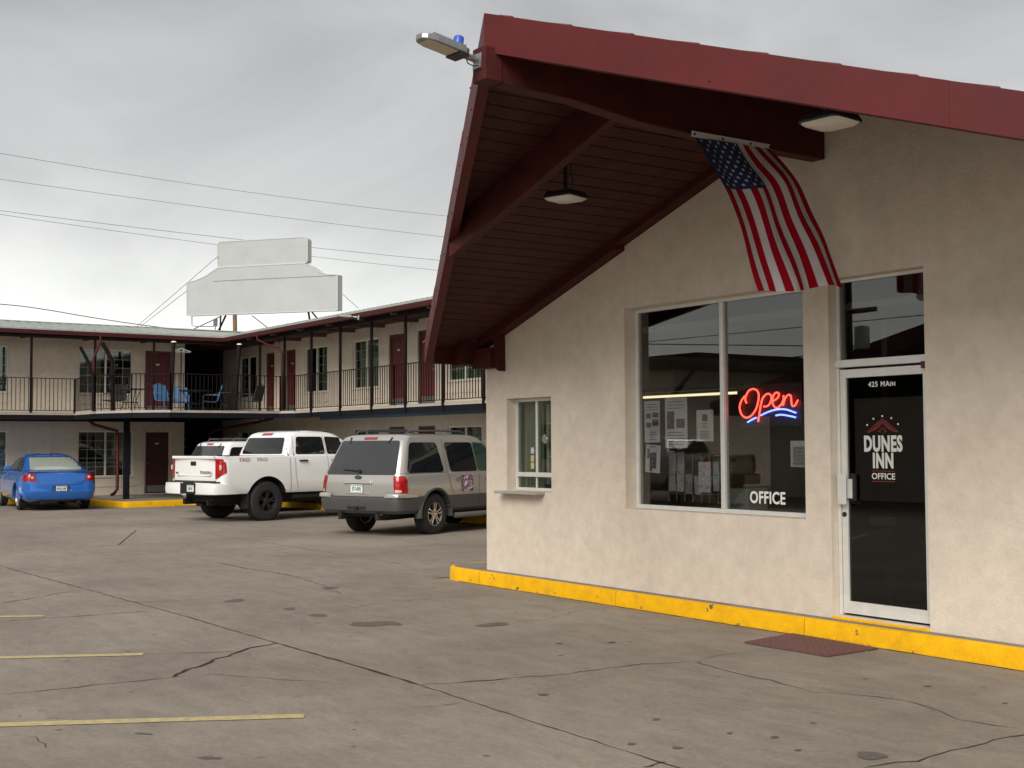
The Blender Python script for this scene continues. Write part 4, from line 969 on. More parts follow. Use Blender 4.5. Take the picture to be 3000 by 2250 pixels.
# ---------------------------------------------------------------- vehicles
def ring(z, xr, xf, hw, rr=.22, rf=.35, nc=6, ry=None):
    "rounded plan outline at height z, counter-clockwise"
    pts = []
    for cx, cy, rx, a0, sx in ((xf, -hw, rf, -pi/2, 1), (xf, hw, rf, 0, 1), (xr, hw, rr, pi/2, -1), (xr, -hw, rr, pi, -1)):
        r2 = min(ry or rx, hw*.8)
        ox = cx-rx*sx if sx > 0 else cx+rx; oy = cy+r2 if cy < 0 else cy-r2
        for k in range(nc+1):
            a = a0+pi/2*k/nc; c, s_ = cos(a), sin(a)
            pts.append((ox+rx*math.copysign(abs(c)**.85, c), oy+r2*math.copysign(abs(s_)**.85, s_), z))
    # extra points along the sides, bowed outwards
    out = []; n = len(pts)
    for i in range(n):
        a = Vector(pts[i]); b = Vector(pts[(i+1) % n]); out.append(a)
        if i % (nc+1) == nc:
            m = 6; side = (i//(nc+1)) % 2 == 1; L = (b-a).length
            for k in range(1, m):
                p = a.lerp(b, k/m); q = 4*(k/m)*(1-k/m)
                if side: p.y += math.copysign(min(.028*q*L/3, .03), p.y)
                else: p.x += min(.04, .03*L)*q*(1 if i//(nc+1) == 0 else -1)
                out.append(p)
    return out
def loft(rings, levels=None): 
    bm = bmesh.new(); vs = [[bm.verts.new(p) for p in r] for r in rings]; n = len(vs[0])
    for i in range(len(vs)-1):
        for j in range(n): bm.faces.new((vs[i][j], vs[i][(j+1) % n], vs[i+1][(j+1) % n], vs[i+1][j]))
    bm.faces.new(list(reversed(vs[0]))); 
    c = bm.verts.new(sum((v.co for v in vs[-1]), Vector())/n)
    for j in range(n): bm.faces.new((vs[-1][j], vs[-1][(j+1) % n], c))
    return bm
def cutmesh(name, bm, mats, cutters, parent, smooth=32):
    me = bpy.data.meshes.new(name); bm.normal_update(); bm.to_mesh(me); bm.free()
    for m_ in mats: me.materials.append(m_)
    o = bpy.data.objects.new(name, me); COL.objects.link(o); cs = []
    for cb in cutters:
        cm = bpy.data.meshes.new('cut'); bmesh.ops.recalc_face_normals(cb.bm, faces=cb.bm.faces)
        for f in cb.bm.faces: f.material_index = 1
        cb.bm.to_mesh(cm); cb.bm.free()
        for m_ in mats: cm.materials.append(m_)
        c = bpy.data.objects.new('cut', cm); COL.objects.link(c); cs.append(c)
        b = o.modifiers.new('b', 'BOOLEAN'); b.operation = 'DIFFERENCE'; b.object = c; b.solver = 'EXACT'
    if cs:
        dg = bpy.context.evaluated_depsgraph_get(); me2 = bpy.data.meshes.new_from_object(o.evaluated_get(dg)); o.modifiers.clear(); o.data = me2; me2.name = name
        for c in cs: bpy.data.objects.remove(c)
    b2 = bmesh.new(); b2.from_mesh(o.data)
    for f in b2.faces: f.smooth = True
    for e in b2.edges: e.smooth = (len(e.link_faces) == 2 and e.calc_face_angle(0) < radians(smooth) and e.link_faces[0].material_index == e.link_faces[1].material_index)
    b2.to_mesh(o.data); b2.free(); o.parent = parent; return o
class Skin:
    "lays patches onto a body surface"
    def __init__(s, *bms):
        s.t = [BVHTree.FromBMesh(b) for b in bms]
    def hit(s, kind, u, v, off):
        if kind == 'R': o, d = Vector((u, -3, v)), Vector((0, 1, 0))      # right side (y<0)
        elif kind == 'L': o, d = Vector((u, 3, v)), Vector((0, -1, 0))
        elif kind == 'B': o, d = Vector((-5, u, v)), Vector((1, 0, 0))    # back
        elif kind == 'F': o, d = Vector((8, u, v)), Vector((-1, 0, 0))
        else: o, d = Vector((u, v, 4)), Vector((0, 0, -1))
        best = None
        for t in s.t:
            h = t.ray_cast(o, d)
            if h[0] is not None and (best is None or h[3] < best[3]): best = h
        if best is None: return None
        return best[0]-d*off
    def patch(s, name, kind, outline, m_, parent, off=.004, step=.07, thick=0, rnd=0):
        if rnd: outline = roundpoly(outline, rnd)
        V, F = fill(outline, step=step); bm = bmesh.new(); P = []
        for v in V:
            p = s.hit(kind, v[0], v[1], off); P.append(p)
        last = next((p for p in P if p), None)
        if last is None: bm.free(); return None
        vs = [bm.verts.new(p) if p is not None else None for p in P]
        for f in F:
            q = [vs[i] for i in f]
            if all(q): 
                try: bm.faces.new(q)
                except ValueError: pass
        for v in [v for v in bm.verts if not v.link_faces]: bm.verts.remove(v)
        bmesh.ops.recalc_face_normals(bm, faces=bm.faces)
        dirv = {'R': Vector((0, -1, 0)), 'L': Vector((0, 1, 0)), 'B': Vector((-1, 0, 0)), 'F': Vector((1, 0, 0)), 'T': Vector((0, 0, 1))}[kind]
        if sum(f.normal.dot(dirv) for f in bm.faces) < 0: bmesh.ops.reverse_faces(bm, faces=bm.faces)
        for f in bm.faces: f.smooth = True
        if thick:
            r = bmesh.ops.extrude_face_region(bm, geom=list(bm.faces)); 
            for e in r['geom']:
                if isinstance(e, bmesh.types.BMVert): e.co += dirv*thick
            bmesh.ops.recalc_face_normals(bm, faces=bm.faces)
            for e in bm.edges: e.smooth = len(e.link_faces) == 2 and e.calc_face_angle(0) < radians(40)
        me = bpy.data.meshes.new(name); bm.to_mesh(me); bm.free(); me.materials.append(m_)
        o = bpy.data.objects.new(name, me); COL.objects.link(o); o.parent = parent; return o
    def seam(s, kind, pts, m_, parent, w=.009, name='panel_gap', off=.0035):
        q = MB(); P = []
        for i in range(len(pts)-1):
            a = Vector(pts[i]); b = Vector(pts[i+1]); n = max(1, int((b-a).length/.05))
            P += [a.lerp(b, k/n) for k in range(n)]
        P.append(Vector(pts[-1])); prev = None
        for i, p in enumerate(P):
            d = (P[min(i+1, len(P)-1)]-P[max(i-1, 0)]).normalized(); n = Vector((-d.y, d.x))*w/2
            a = s.hit(kind, p.x+n.x, p.y+n.y, off); b = s.hit(kind, p.x-n.x, p.y-n.y, off)
            if a is None or b is None: prev = None; continue
            cur = (q.bm.verts.new(a), q.bm.verts.new(b))
            if prev: q.bm.faces.new((prev[0], prev[1], cur[1], cur[0]))
            prev = cur
        return q.build(name, m_, parent)
def roundpoly(L, r, n=4):
    o = []
    for i in range(len(L)):
        p = Vector(L[i]); a = Vector(L[i-1]); b = Vector(L[(i+1) % len(L)])
        da = (a-p); db = (b-p); rr = min(r, da.length*.45, db.length*.45); A = p+da.normalized()*rr; B = p+db.normalized()*rr
        for k in range(n+1):
            t = k/n; o.append(tuple((1-t)**2*A+2*t*(1-t)*p+t*t*B))
    return o
def wheel(parent, x, y, R_, w, rim, side, style, name='wheel'):
    e = empty(name, (x, y, R_)); e.parent = parent; s = side       # outward = s*y
    r = rim
    prof = [(r, -w*.42), (r+.02, -w*.48), (R_-.055, -w*.5), (R_-.02, -w*.44), (R_, -w*.34), (R_, w*.34), (R_-.02, w*.44), (R_-.055, w*.5), (r+.02, w*.48), (r, w*.42)]
    q = MB().lathe(prof, 44, 'Y')
    q.build('tyre', M['rubber'], e, smooth=35)
    q = MB()
    nb = 44
    for k in range(nb):                                                # tread blocks
        a = 2*pi*k/nb
        for yy, da in ((-.27, 0), (0, .5), (.27, 0)):
            aa = a+da*2*pi/nb; c = Vector((R_*cos(aa), w*yy, R_*sin(aa))); tn = Vector((-sin(aa), 0, cos(aa))); rn = Vector((cos(aa), 0, sin(aa)))
            q.hexa([c+tn*i*.018+Vector((0, j*w*.10, 0))+rn*h for h in (-.004, .006) for i, j in ((-1, -1), (1, -1), (1, 1), (-1, 1))])
    q.build('tread', M['rubber'], e)['kind'] = 'stuff'
    mt_ = {'suv': M['chrome'], 'truck': M['black'], 'sedan': M['galv2']}[style]
    MB().lathe([(r+.004, s*w*.44), (r-.012, s*w*.46), (r-.02, s*w*.36), (r-.035, s*w*.05), (r-.03, -s*w*.4), (r, -s*w*.42)], 36, 'Y').build('rim_barrel', mt_, e, smooth=40)
    MB().lathe([(0, -s*w*.05), (r-.03, -s*w*.05)], 28, 'Y').build('brake_shadow', M['under'], e)
    q = MB()
    if style == 'suv':
        for k in range(5):
            a = 2*pi*k/5+.3
            for da in (-.17, .17):
                p0 = Vector((.055*cos(a+da*1.9), s*w*.36, .055*sin(a+da*1.9))); p1 = Vector(((r-.015)*cos(a+da), s*w*.40, (r-.015)*sin(a+da)))
                q.bar(p0, p1, .024, .038, up=(0, 1, 0))
    elif style == 'truck':
        for k in range(5):
            a = 2*pi*k/5+.2
            for da in (-.14, .14): q.bar((.05*cos(a+da), s*w*.34, .05*sin(a+da)), ((r-.015)*cos(a+da*1.3), s*w*.42, (r-.015)*sin(a+da*1.3)), .03, .03, up=(0, 1, 0))
    else:
        for k in range(7):
            a = 2*pi*k/7; q.bar((.04*cos(a), s*w*.40, .04*sin(a)), ((r-.01)*cos(a), s*w*.42, (r-.01)*sin(a)), .045, .025, up=(0, 1, 0))
    q.build('spokes', mt_, e, bevel=.003)['kind'] = 'stuff'
    MB().lathe([(0, s*w*.46), (.045, s*w*.455), (.075, s*w*.40), (.085, s*w*.3), (.085, s*w*.1)], 20, 'Y').build('hub_cap', mt_, e, smooth=40)
    return e
M['galv2'] = mat('dull_alloy', (.42, .42, .42), .35, .8)
def arch(x, y0, y1, r, R_): return MB().lathe([(0, y0), (r, y0), (r, y1), (0, y1)], 40, 'Y', (x, 0, R_))
def plate(parent, p, txt, w=.30, h=.15, nrm=-1, ink=None):
    e = MB().box(p[0]-.008, p[0]-.001, p[1]-w/2, p[1]+w/2, p[2]-h/2, p[2]+h/2).build('licence_plate', M['plate'], parent, bevel=.002)
    MB().box(p[0]-.006, p[0]+.004, p[1]-w/2-.012, p[1]+w/2+.012, p[2]-h/2-.012, p[2]+h/2+.012).build('plate_frame', M['black'], e)
    q = MB(); n = 7
    for k in range(n-1):
        q.bm.faces.new([q.bm.verts.new(v) for v in ((p[0]-.0085, p[1]+w/2-.01-(w-.02)*k/(n-1), p[2]+h/2-.012), (p[0]-.0085, p[1]+w/2-.01-(w-.02)*(k+.5)/(n-1), p[2]+h/2-.03-.012*(k % 2)), (p[0]-.0085, p[1]+w/2-.01-(w-.02)*(k+1)/(n-1), p[2]+h/2-.012))])
    q.build('plate_mountains', M['plateg'], e)
    text(txt, 'plate_number', ink or M['plateg'], e, h*.62, (p[0]-.0095, p[1], p[2]-.012), (0, -1, 0), (0, 0, 1), bold=.003, sx=.72)
    return e
def underbody(parent, x0, x1, wb, R_, z0=.30, z1=.52, w=.6, tr=.8):
    MB().box(x0, x1, -w, w, z0+.06, z1).build('underbody', M['under'], parent)
    q = MB()
    for s in (-1, 1): q.box(x0-.15, x1, s*.45-.04, s*.45+.04, z0, z0+.12)
    q.build('frame_rails', M['under'], parent)['kind'] = 'stuff'
    for x in (0, wb): MB().tube([(x, -tr, R_), (x, tr, R_)], .05, 10).lathe([(0, -.13), (.1, -.1), (.13, 0), (.1, .1), (0, .13)], 16, 'Z', (x, 0, R_)).build('axle', M['under'], parent, smooth=50)
    MB().tube([(x0-.1, -.5, z0+.12), (x0+.5, -.5, z0+.10)], .035, 10).build('exhaust_pipe', M['rust'], parent, smooth=50)
    MB().tube([(x0+.3, -.25, z0+.07), (x0+.85, -.25, z0+.07)], .10, 12).build('muffler', M['rust'], parent, smooth=50)
M['rust'] = mat('rusty_exhaust', (.075, .05, .03), .7, .3, .3, 12)
# ================= SUV
def suv(name, label, cat, loc, rz, paint, clad, sc=.93, detail=True, glass=None):
    c = empty(name, loc, label, cat, None, rz, sc)
    RW = .385; wb = 3.02
    gl = glass or M['carglass']
    up = [ring(.70, -1.05, 3.90, .965), ring(.76, -1.07, 3.93, .985), ring(.95, -1.07, 3.93, .995), ring(1.05, -1.055, 3.92, .99), ring(1.13, -1.04, 3.88, .975), ring(1.145, -1.035, 3.80, .968),
          ring(1.155, -1.03, 2.84, .962), ring(1.19, -1.02, 2.78, .95), ring(1.45, -.89, 2.42, .885, .18), ring(1.76, -.73, 1.98, .80, .16), ring(1.83, -.68, 1.86, .765, .16), ring(1.875, -.60, 1.72, .69, .2), ring(1.90, -.42, 1.5, .52, .25), ring(1.905, -.1, 1.2, .3, .25)]
    lo = [ring(.42, -1.03, 3.90, .93), ring(.48, -1.10, 3.95, .985), ring(.66, -1.13, 3.98, 1.0), ring(.715, -1.12, 3.97, .998), ring(.73, -1.09, 3.94, .985)]
    bu = loft(up); bl = loft(lo); sk = Skin(bu, bl)
    cut = lambda r: [arch(x, y, y2, r, RW) for x in (0, wb) for y, y2 in ((-1.2, -.62), (.62, 1.2))]
    cutmesh('body', bu, [paint, M['under']], cut(.50), c)
    cutmesh('lower_cladding', bl, [clad, M['under']], cut(.455), c)
    for x in (0, wb):                                                   # flared arch lips
        for s in (-1, 1):
            rings = []
            for k in range(19):
                a = -.12+(pi+.24)*k/18; ca, sa = cos(a), sin(a)
                rings.append([(x+ca*r, s*y, RW+sa*r) for r, y in ((.455, .90), (.455, 1.012), (.475, 1.022), (.515, 1.005), (.53, .985), (.53, .90))])
            MB().quadring(rings).build('arch_flare', clad if detail else paint, c, smooth=40)
    underbody(c, -.95, 3.8, wb, RW, tr=.8)
    for x in (0, wb):
        for s in (-1, 1): wheel(c, x, s*.85, RW, .26, .225, s, 'suv')
    # glass
    sk.patch('rear_window', 'B', [(-.845, 1.150), (.845, 1.150), (.70, 1.775), (-.70, 1.775)], M['smoke'], c, .006, .1, rnd=.05)
    for s, K in ((-1, 'R'), (1, 'L')):
        sk.patch('quarter_window', K, [(-.84, 1.175), (.27, 1.175), (.20, 1.74), (-.60, 1.74)], gl, c, .005, .1, rnd=.09)
        sk.patch('door_window', K, [(.47, 1.175), (1.36, 1.175), (1.36, 1.74), (.44, 1.74)], gl, c, .005, .1, rnd=.07)
        sk.patch('door_window', K, [(1.40, 1.175), (2.50, 1.175), (2.02, 1.70), (1.40, 1.745)], M['greenglass'] if detail else gl, c, .005, .1, rnd=.07)
        sk.patch('window_divider', K, [(.70, 1.18), (.722, 1.18), (.64, 1.735), (.618, 1.735)], M['black'], c, .009, .1)
        sk.seam(K, [(.40, 1.80), (.36, 1.2), (.40, 1.0), (.46, .86), (.52, .74)], M['black'], c)
        sk.seam(K, [(1.38, 1.80), (1.38, 1.0), (1.38, .5)], M['black'], c); sk.seam(K, [(2.5, 1.15), (2.5, .5)], M['black'], c)
        sk.seam(K, [(-.97, 1.165), (.38, 1.165)], M['black'], c, .006)
        for x in (.58, 1.56):
            p = sk.hit(K, x+.09, 1.04, 0)
            MB().tube([(p.x-.11, p.y+s*.004, 1.04), (p.x-.08, p.y+s*.03, 1.045), (p.x+.08, p.y+s*.03, 1.045), (p.x+.11, p.y+s*.004, 1.04)], .020, 8).build('door_handle', M['chrome'], c, smooth=60)
        p = sk.hit(K, 2.42, 1.22, 0); q = MB(); q.quadring([[(2.34+dx, p.y+s*d, z) for d, z in ((.05, 1.18), (.26, 1.17), (.27, 1.36), (.06, 1.38))] for dx in (0, .10)])
        q.build('wing_mirror', M['mirrorw'] if detail else paint, c, smooth=50, bevel=.02)
        # tail lamps wrap round the corner
        sk.patch('tail_lamp', 'B', [(s*.845, .80), (s*.998, .80), (s*.955, 1.12), (s*.80, 1.12)] if s > 0 else [(s*.998, .80), (s*.845, .80), (s*.80, 1.12), (s*.955, 1.12)], M['tail'], c, .010, .04, rnd=.03)
        sk.patch('tail_lamp', K, [(-1.02, .80), (-.86, .80), (-.88, 1.05), (-.93, 1.12), (-1.02, 1.12)], M['tail'], c, .010, .03, rnd=.02)
        sk.patch('reversing_lamp', 'B', sorted_rect(s*.855, s*.955, .815, .865), M['tailclear'], c, .014, .04)
        # bumper upper corner in body colour
        rr = []
        for x, yy in ((-.55, .985), (-.80, .995), (-1.0, .985), (-1.10, .93), (-1.13, .80), (-1.13, .70)):
            rr.append([(x, s*(yy-.05), .72), (x-.012, s*(yy+.018), .722), (x-.012, s*(yy+.018), .775), (x, s*yy, .795), (x, s*(yy-.05), .80)])
        MB().quadring(rr).build('bumper_corner', paint, c, smooth=40)
        MB().tube([(.60, s*.98, .335), (.66, s*1.0, .33), (2.40, s*1.0, .33), (2.46, s*.98, .335)], .055, 8).build('running_board', M['step'], c, smooth=50)
        MB().tube([(-.45, s*.60, 1.885), (-.36, s*.62, 1.955), (.3, s*.64, 1.965), (1.3, s*.63, 1.955), (1.5, s*.61, 1.87)], [.012, .018, .018, .018, .012], 8).build('roof_rail', M['railgrey'], c, smooth=60)
    for x in (-.1, .95): MB().tube([(x, -.63, 1.955), (x, -.3, 1.975), (x, .3, 1.975), (x, .63, 1.955)], .016, 8).build('roof_crossbar', M['black'], c, smooth=60)
    sk.patch('windscreen', 'F', [(-.80, 1.22), (.80, 1.22), (.68, 1.76), (-.68, 1.76)], gl, c, .006, .12, rnd=.05)
    # back door
    for s in (-1, 1): sk.seam('B', [(s*.80, 1.145), (s*.80, 1.12), (s*.845, .78), (s*.84, .735)], M['black'], c, .007)
    sk.seam('B', [(-.83, 1.142), (.83, 1.142)], M['black'], c, .007); sk.seam('B', [(-.84, .735), (.84, .735)], M['black'], c, .010)
    sk.patch('high_brake_lamp', 'B', sorted_rect(-.16, .16, 1.80, 1.842), mat('brake_lens', (.30, .03, .03), .25), c, .012, .06)
    for s in (-1, 1):
        a = sk.hit('B', s*.50, 1.835, .02); b = sk.hit('B', s*.47, 1.73, .015); MB().bar(a, b, .03, .02).build('glass_hinge', M['black'], c, bevel=.004)
    a = sk.hit('B', .02, 1.215, .035); b = sk.hit('B', .40, 1.235, .03)
    MB().bar(a, b, .018, .012).lathe([(0, -.02), (.035, -.02), (.035, .01), (0, .015)], 12, 'X', a+Vector((-.0, -.04, -.01))).build('rear_wiper', M['black'], c)
    px = sk.hit('B', 0, 1.0, 0).x
    MB().hexa([(px-.03, -.34, .975), (px-.03, .34, .975), (px+.03, .34, .975), (px+.03, -.34, .975), (px-.022, -.33, 1.03), (px-.022, .33, 1.03), (px+.03, .33, 1.035), (px+.03, -.33, 1.035)]).build('plate_brow', paint, c, bevel=.01)
    MB().box(px-.016, px+.03, -.27, .27, .785, .81).build('plate_brow', paint, c, bevel=.008)
    if detail:
        plate(c, (px-.004, .03, .885), '571-RPJ')
        bd = MB().lathe([(0, -.006), (.075, -.004), (.08, 0), (.08, .01), (0, .01)], 24, 'X').build('badge', M['badge'], c); bd.scale = (1, 1, .42); bd.location = (px-.008, 0, 1.095)
        text('Ford', 'badge_script', M['galv'], c, .05, (px-.0155, 0, 1.095), (0, -1, 0), (0, 0, 1), bold=.001, sx=1.15)
        MB().box(-1.150, -1.12, -.22, .22, .50, .60).build('hitch_recess', M['under'], c)
        MB().box(-1.158, -1.125, -.24, .24, .585, .62).build('bumper_step', clad, c, bevel=.006)
        MB().box(-1.19, -1.1, -.04, .04, .49, .56).build('tow_receiver', M['black'], c, bevel=.004)
        sk.patch('photo_magnet', 'R', [(.78, .79), (1.17, .79), (1.17, 1.10), (.78, 1.10)], M['magnet'], c, .007, .08)
    return c
def sorted_rect(a, b, z0, z1):
    a, b = min(a, b), max(a, b); return [(a, z0), (b, z0), (b, z1), (a, z1)]
def magnet():
    m_ = mat('magnet_print', (.5, .48, .52), .5); t = m_.node_tree; b = t.nodes['Principled BSDF']
    tc = t.nodes.new('ShaderNodeTexCoord'); n = t.nodes.new('ShaderNodeTexNoise'); n.inputs['Scale'].default_value = 9; n.inputs['Detail'].default_value = 3; n.inputs['Distortion'].default_value = 1.2
    t.links.new(tc.outputs['Object'], n.inputs[0]); r = t.nodes.new('ShaderNodeValToRGB'); cr = r.color_ramp
    cr.elements[0].position = .36; cr.elements[0].color = (.03, .02, .04, 1); cr.elements[1].position = .62; cr.elements[1].color = (.62, .60, .66, 1)
    for p, c_ in ((.44, (.14, .08, .16)), (.5, (.40, .14, .20)), (.55, (.34, .32, .42))): e = cr.elements.new(p); e.color = (*c_, 1)
    t.links.new(n.outputs[0], r.inputs[0]); t.links.new(r.outputs[0], b.inputs['Base Color']); return m_
M['magnet'] = magnet(); M['badge'] = mat('dark_oval_badge', (.02, .025, .04), .3); M['greenglass'] = mat('green_side_glass', (.03, .055, .045), .02, coat=.5, spec=.8)
M['mirrorw'] = mat('pale_mirror_shell', (.5, .49, .46), .25, coat=1); M['step'] = mat('grey_step', (.12, .12, .12), .5); M['railgrey'] = mat('grey_roof_rail', (.12, .12, .125), .35, .5)
M['silver'] = mat('champagne_silver_paint', (.47, .46, .43), .28, .5, coat=.8); M['cladgrey'] = mat('grey_cladding', (.060, .060, .060), .45, 0, .08, 5)
M['whitep'] = mat('white_car_paint', (.80, .80, .79), .22, coat=1)
# ================= pickup
def pickup(name, label, loc, rz, sc=.93, detail=True, paint=None):
    c = empty(name, loc, label, 'pickup truck', None, rz, sc); paint = paint or M['whitep']
    RW = .425; wb = 3.70
    body = [ring(.60, -1.12, 4.55, .955), ring(.66, -1.15, 4.60, .985), ring(.85, -1.17, 4.64, 1.0), ring(1.10, -1.165, 4.62, .995), ring(1.22, -1.165, 4.55, .985), ring(1.26, -1.165, 4.45, .98),
            ring(1.275, -1.165, 3.05, .978), ring(1.33, -1.17, 2.98, .968), ring(1.385, -1.18, 2.92, .955, .14), ring(1.40, -1.165, 2.88, .94, .14)]
    cab = [ring(1.30, .56, 2.98, .93, .10), ring(1.39, .56, 2.90, .925, .10), ring(1.55, .60, 2.68, .885, .12), ring(1.80, .70, 2.32, .80, .14), ring(1.88, .76, 2.16, .765, .16), ring(1.93, .86, 2.0, .67, .2), ring(1.955, 1.05, 1.8, .5, .25), ring(1.96, 1.3, 1.6, .3, .2)]
    bb = loft(body); bc = loft(cab); sk = Skin(bb, bc)
    cuts = [arch(x, y, y2, .52, RW+.02) for x in (0, wb) for y, y2 in ((-1.2, -.60), (.60, 1.2))]
    bed = MB().box(-1.08, .50, -.80, .80, .95, 1.6); cuts.append(bed)
    cutmesh('body', bb, [paint, M['under']], cuts, c); 
    me = bpy.data.meshes.new('cab'); 
    for f in bc.faces: f.smooth = True
    for e in bc.edges: e.smooth = len(e.link_faces) == 2 and e.calc_face_angle(0) < radians(32)
    bc.to_mesh(me); bc.free(); me.materials.append(paint); o = bpy.data.objects.new('cab', me); COL.objects.link(o); o.parent = c
    underbody(c, -1.0, 4.4, wb, RW, .36, .66, tr=.8)
    for x in (0, wb):
        for s in (-1, 1): wheel(c, x, s*.855, RW, .29, .225, s, 'truck')
    for s, K in ((-1, 'R'), (1, 'L')):
        sk.patch('door_window', K, [(.80, 1.43), (1.62, 1.43), (1.62, 1.82), (.90, 1.82)], M['carglass'], c, .005, .1, rnd=.06)
        sk.patch('door_window', K, [(1.68, 1.43), (2.62, 1.43), (2.20, 1.80), (1.68, 1.825)], M['carglass'], c, .005, .1, rnd=.06)
        sk.seam(K, [(.66, 1.86), (.60, 1.40), (.60, .98), (.62, .62)], M['black'], c, .010)
        sk.seam(K, [(.80, 1.84), (.74, 1.40), (.74, 1.0), (.80, .70), (.84, .62)], M['black'], c, .008); sk.seam(K, [(1.65, 1.84), (1.65, .64)], M['black'], c, .008); sk.seam(K, [(2.76, 1.36), (2.76, .64)], M['black'], c, .008)
        for x in (.96, 1.86):
            p = sk.hit(K, x, 1.285, 0); MB().tube([(x-.10, p.y, 1.285), (x-.09, p.y+s*.03, 1.29), (x+.09, p.y+s*.03, 1.29), (x+.10, p.y, 1.285)], [.02, .018, .018, .024], 8).build('door_handle', M['black'], c, smooth=60)
        q = MB(); q.quadring([[(2.52+dx, s*(.93+d), z) for d, z in ((.02, 1.42), (.25, 1.41), (.25, 1.66), (.03, 1.66))] for dx in (0, .12)]); q.build('wing_mirror', M['black'], c, smooth=50, bevel=.02)
        sk.patch('tail_lamp', 'B', [(s*.80, .92), (s*.91, .97), (s*.955, 1.06), (s*.945, 1.34), (s*.79, 1.35)][::(1 if s > 0 else -1)], M['tail'], c, .012, .03, thick=.012, rnd=.02)
        sk.patch('tail_lamp', K, [(-1.14, .98), (-1.03, 1.06), (-1.04, 1.28), (-1.14, 1.29)], M['tail'], c, .010, .03, rnd=.02)
        p = sk.hit('B', s*.905, 1.16, .022); MB().lathe([(0, -.004), (.055, -.004), (.06, .01), (0, .012)], 20, 'X', p).build('reversing_lamp', M['tailclear'], c)
        # bumper ends
        rr = []
        for x, yy in ((-.72, .965), (-.95, 1.0), (-1.22, .985), (-1.30, .93), (-1.335, .80), (-1.34, .30)):
            zt = .84 if x < -1.0 else .66+.18*(x+.72)/(-.28) if x < -.72 else .66
            rr.append([(x+.02, s*(yy-.08), .585), (x, s*yy, .60), (x-.012, s*(yy+.006), .70 if x < -.9 else .64), (x, s*yy, max(.67, zt-.01)), (x+.02, s*(yy-.08), max(.675, zt))])
        MB().quadring(rr).build('bumper_end', paint, c, smooth=40)
        MB().box(-.50, -.46, s*.72, s*.98, .28, .70).build('mud_flap', M['black'], c)
        MB().tube([(.7, s*.93, .50), (2.8, s*.93, .50)], .045, 8).build('side_step', M['black'], c, smooth=50)
        MB().box(-1.05, .50, s*.93-.02, s*.93+.02, 1.4005, 1.408).build('bed_rail_cap', M['black'], c, bevel=.004)
    sk.patch('rear_window', 'B', [(-.76, 1.435), (.76, 1.435), (.68, 1.80), (-.68, 1.80)], M['smoke2'], c, .006, .1, rnd=.06)
    sk.patch('high_brake_lamp', 'B', sorted_rect(-.20, .20, 1.855, 1.905), M['tail'], c, .014, .05)
    sk.patch('windscreen', 'F', [(-.80, 1.42), (.80, 1.42), (.70, 1.80), (-.70, 1.80)], M['carglass'], c, .006, .12, rnd=.05)
    MB().quadring([[(x, y, z) for y, z in ((-.30, .60), (-.30, .83), (.30, .83), (.30, .60))] for x in (-1.345, -1.20)]).build('bumper_step', M['black'], c, bevel=.01)
    MB().box(-1.30, -1.14, -.92, .92, .80, .865).build('bumper_pad', M['black'], c, bevel=.01)
    for s in (-1, 1): sk.seam('B', [(s*.79, 1.385), (s*.79, .90), (s*.80, .87)], M['gapgrey'], c, .009)
    sk.seam('B', [(-.79, .875), (.79, .875)], M['black'], c, .014)
    q = MB(); q.quadring([[(-1.225, y, 1.345), (-1.238, y, 1.375), (-1.225, y, 1.405), (-1.15, y, 1.412), (-1.12, y, 1.40), (-1.15, y, 1.345)] for y in (-.79, .79)]); q.build('tailgate_lip', paint, c, smooth=50)
    px = sk.hit('B', 0, 1.1, 0).x
    MB().box(px-.012, px+.01, -.10, .10, 1.20, 1.29).build('tailgate_handle', M['black'], c, bevel=.01)
    MB().hexa([(px-.012, -.62, .985), (px-.012, .62, .985), (px+.02, .62, .985), (px+.02, -.62, .985), (px-.004, -.66, 1.0), (px-.004, .66, 1.0), (px+.02, .66, 1.0), (px+.02, -.66, 1.0)]).build('tailgate_crease', paint, c, bevel=.004)
    if detail:
        text('TUNDRA', 'tailgate_lettering', M['gapgrey'], c, .085, (px-.012, -.48, 1.055), (0, -1, 0), (0, 0, 1), bold=.002, sx=1.25)
        text('4x4', 'tailgate_lettering', M['black'], c, .055, (px-.010, .63, 1.045), (0, -1, 0), (0, 0, 1), bold=.003, sx=1.2)
        y_ = sk.hit('R', -.3, 1.32, 0).y
        text('TRD', 'side_decal', M['decalred'], c, .10, (-.60, y_-.012, 1.325), (1, 0, 0), (0, 0, 1), bold=.002, sx=1.5)
        text('PRO', 'side_decal', M['gapgrey2'], c, .10, (-.14, y_-.016, 1.325), (1, 0, 0), (0, 0, 1), bold=.001, sx=1.5)
        plate(c, (-1.35, -.12, .72), 'VIS 91', .26, .14)
    return c
M['smoke2'] = mat('dark_rear_glass', (.012, .012, .013), .05, coat=.5); M['gapgrey'] = mat('grey_mark', (.12, .12, .12), .5); M['gapgrey2'] = mat('pale_grey_decal', (.35, .34, .34), .5); M['decalred'] = mat('pale_red_decal', (.50, .22, .24), .5)
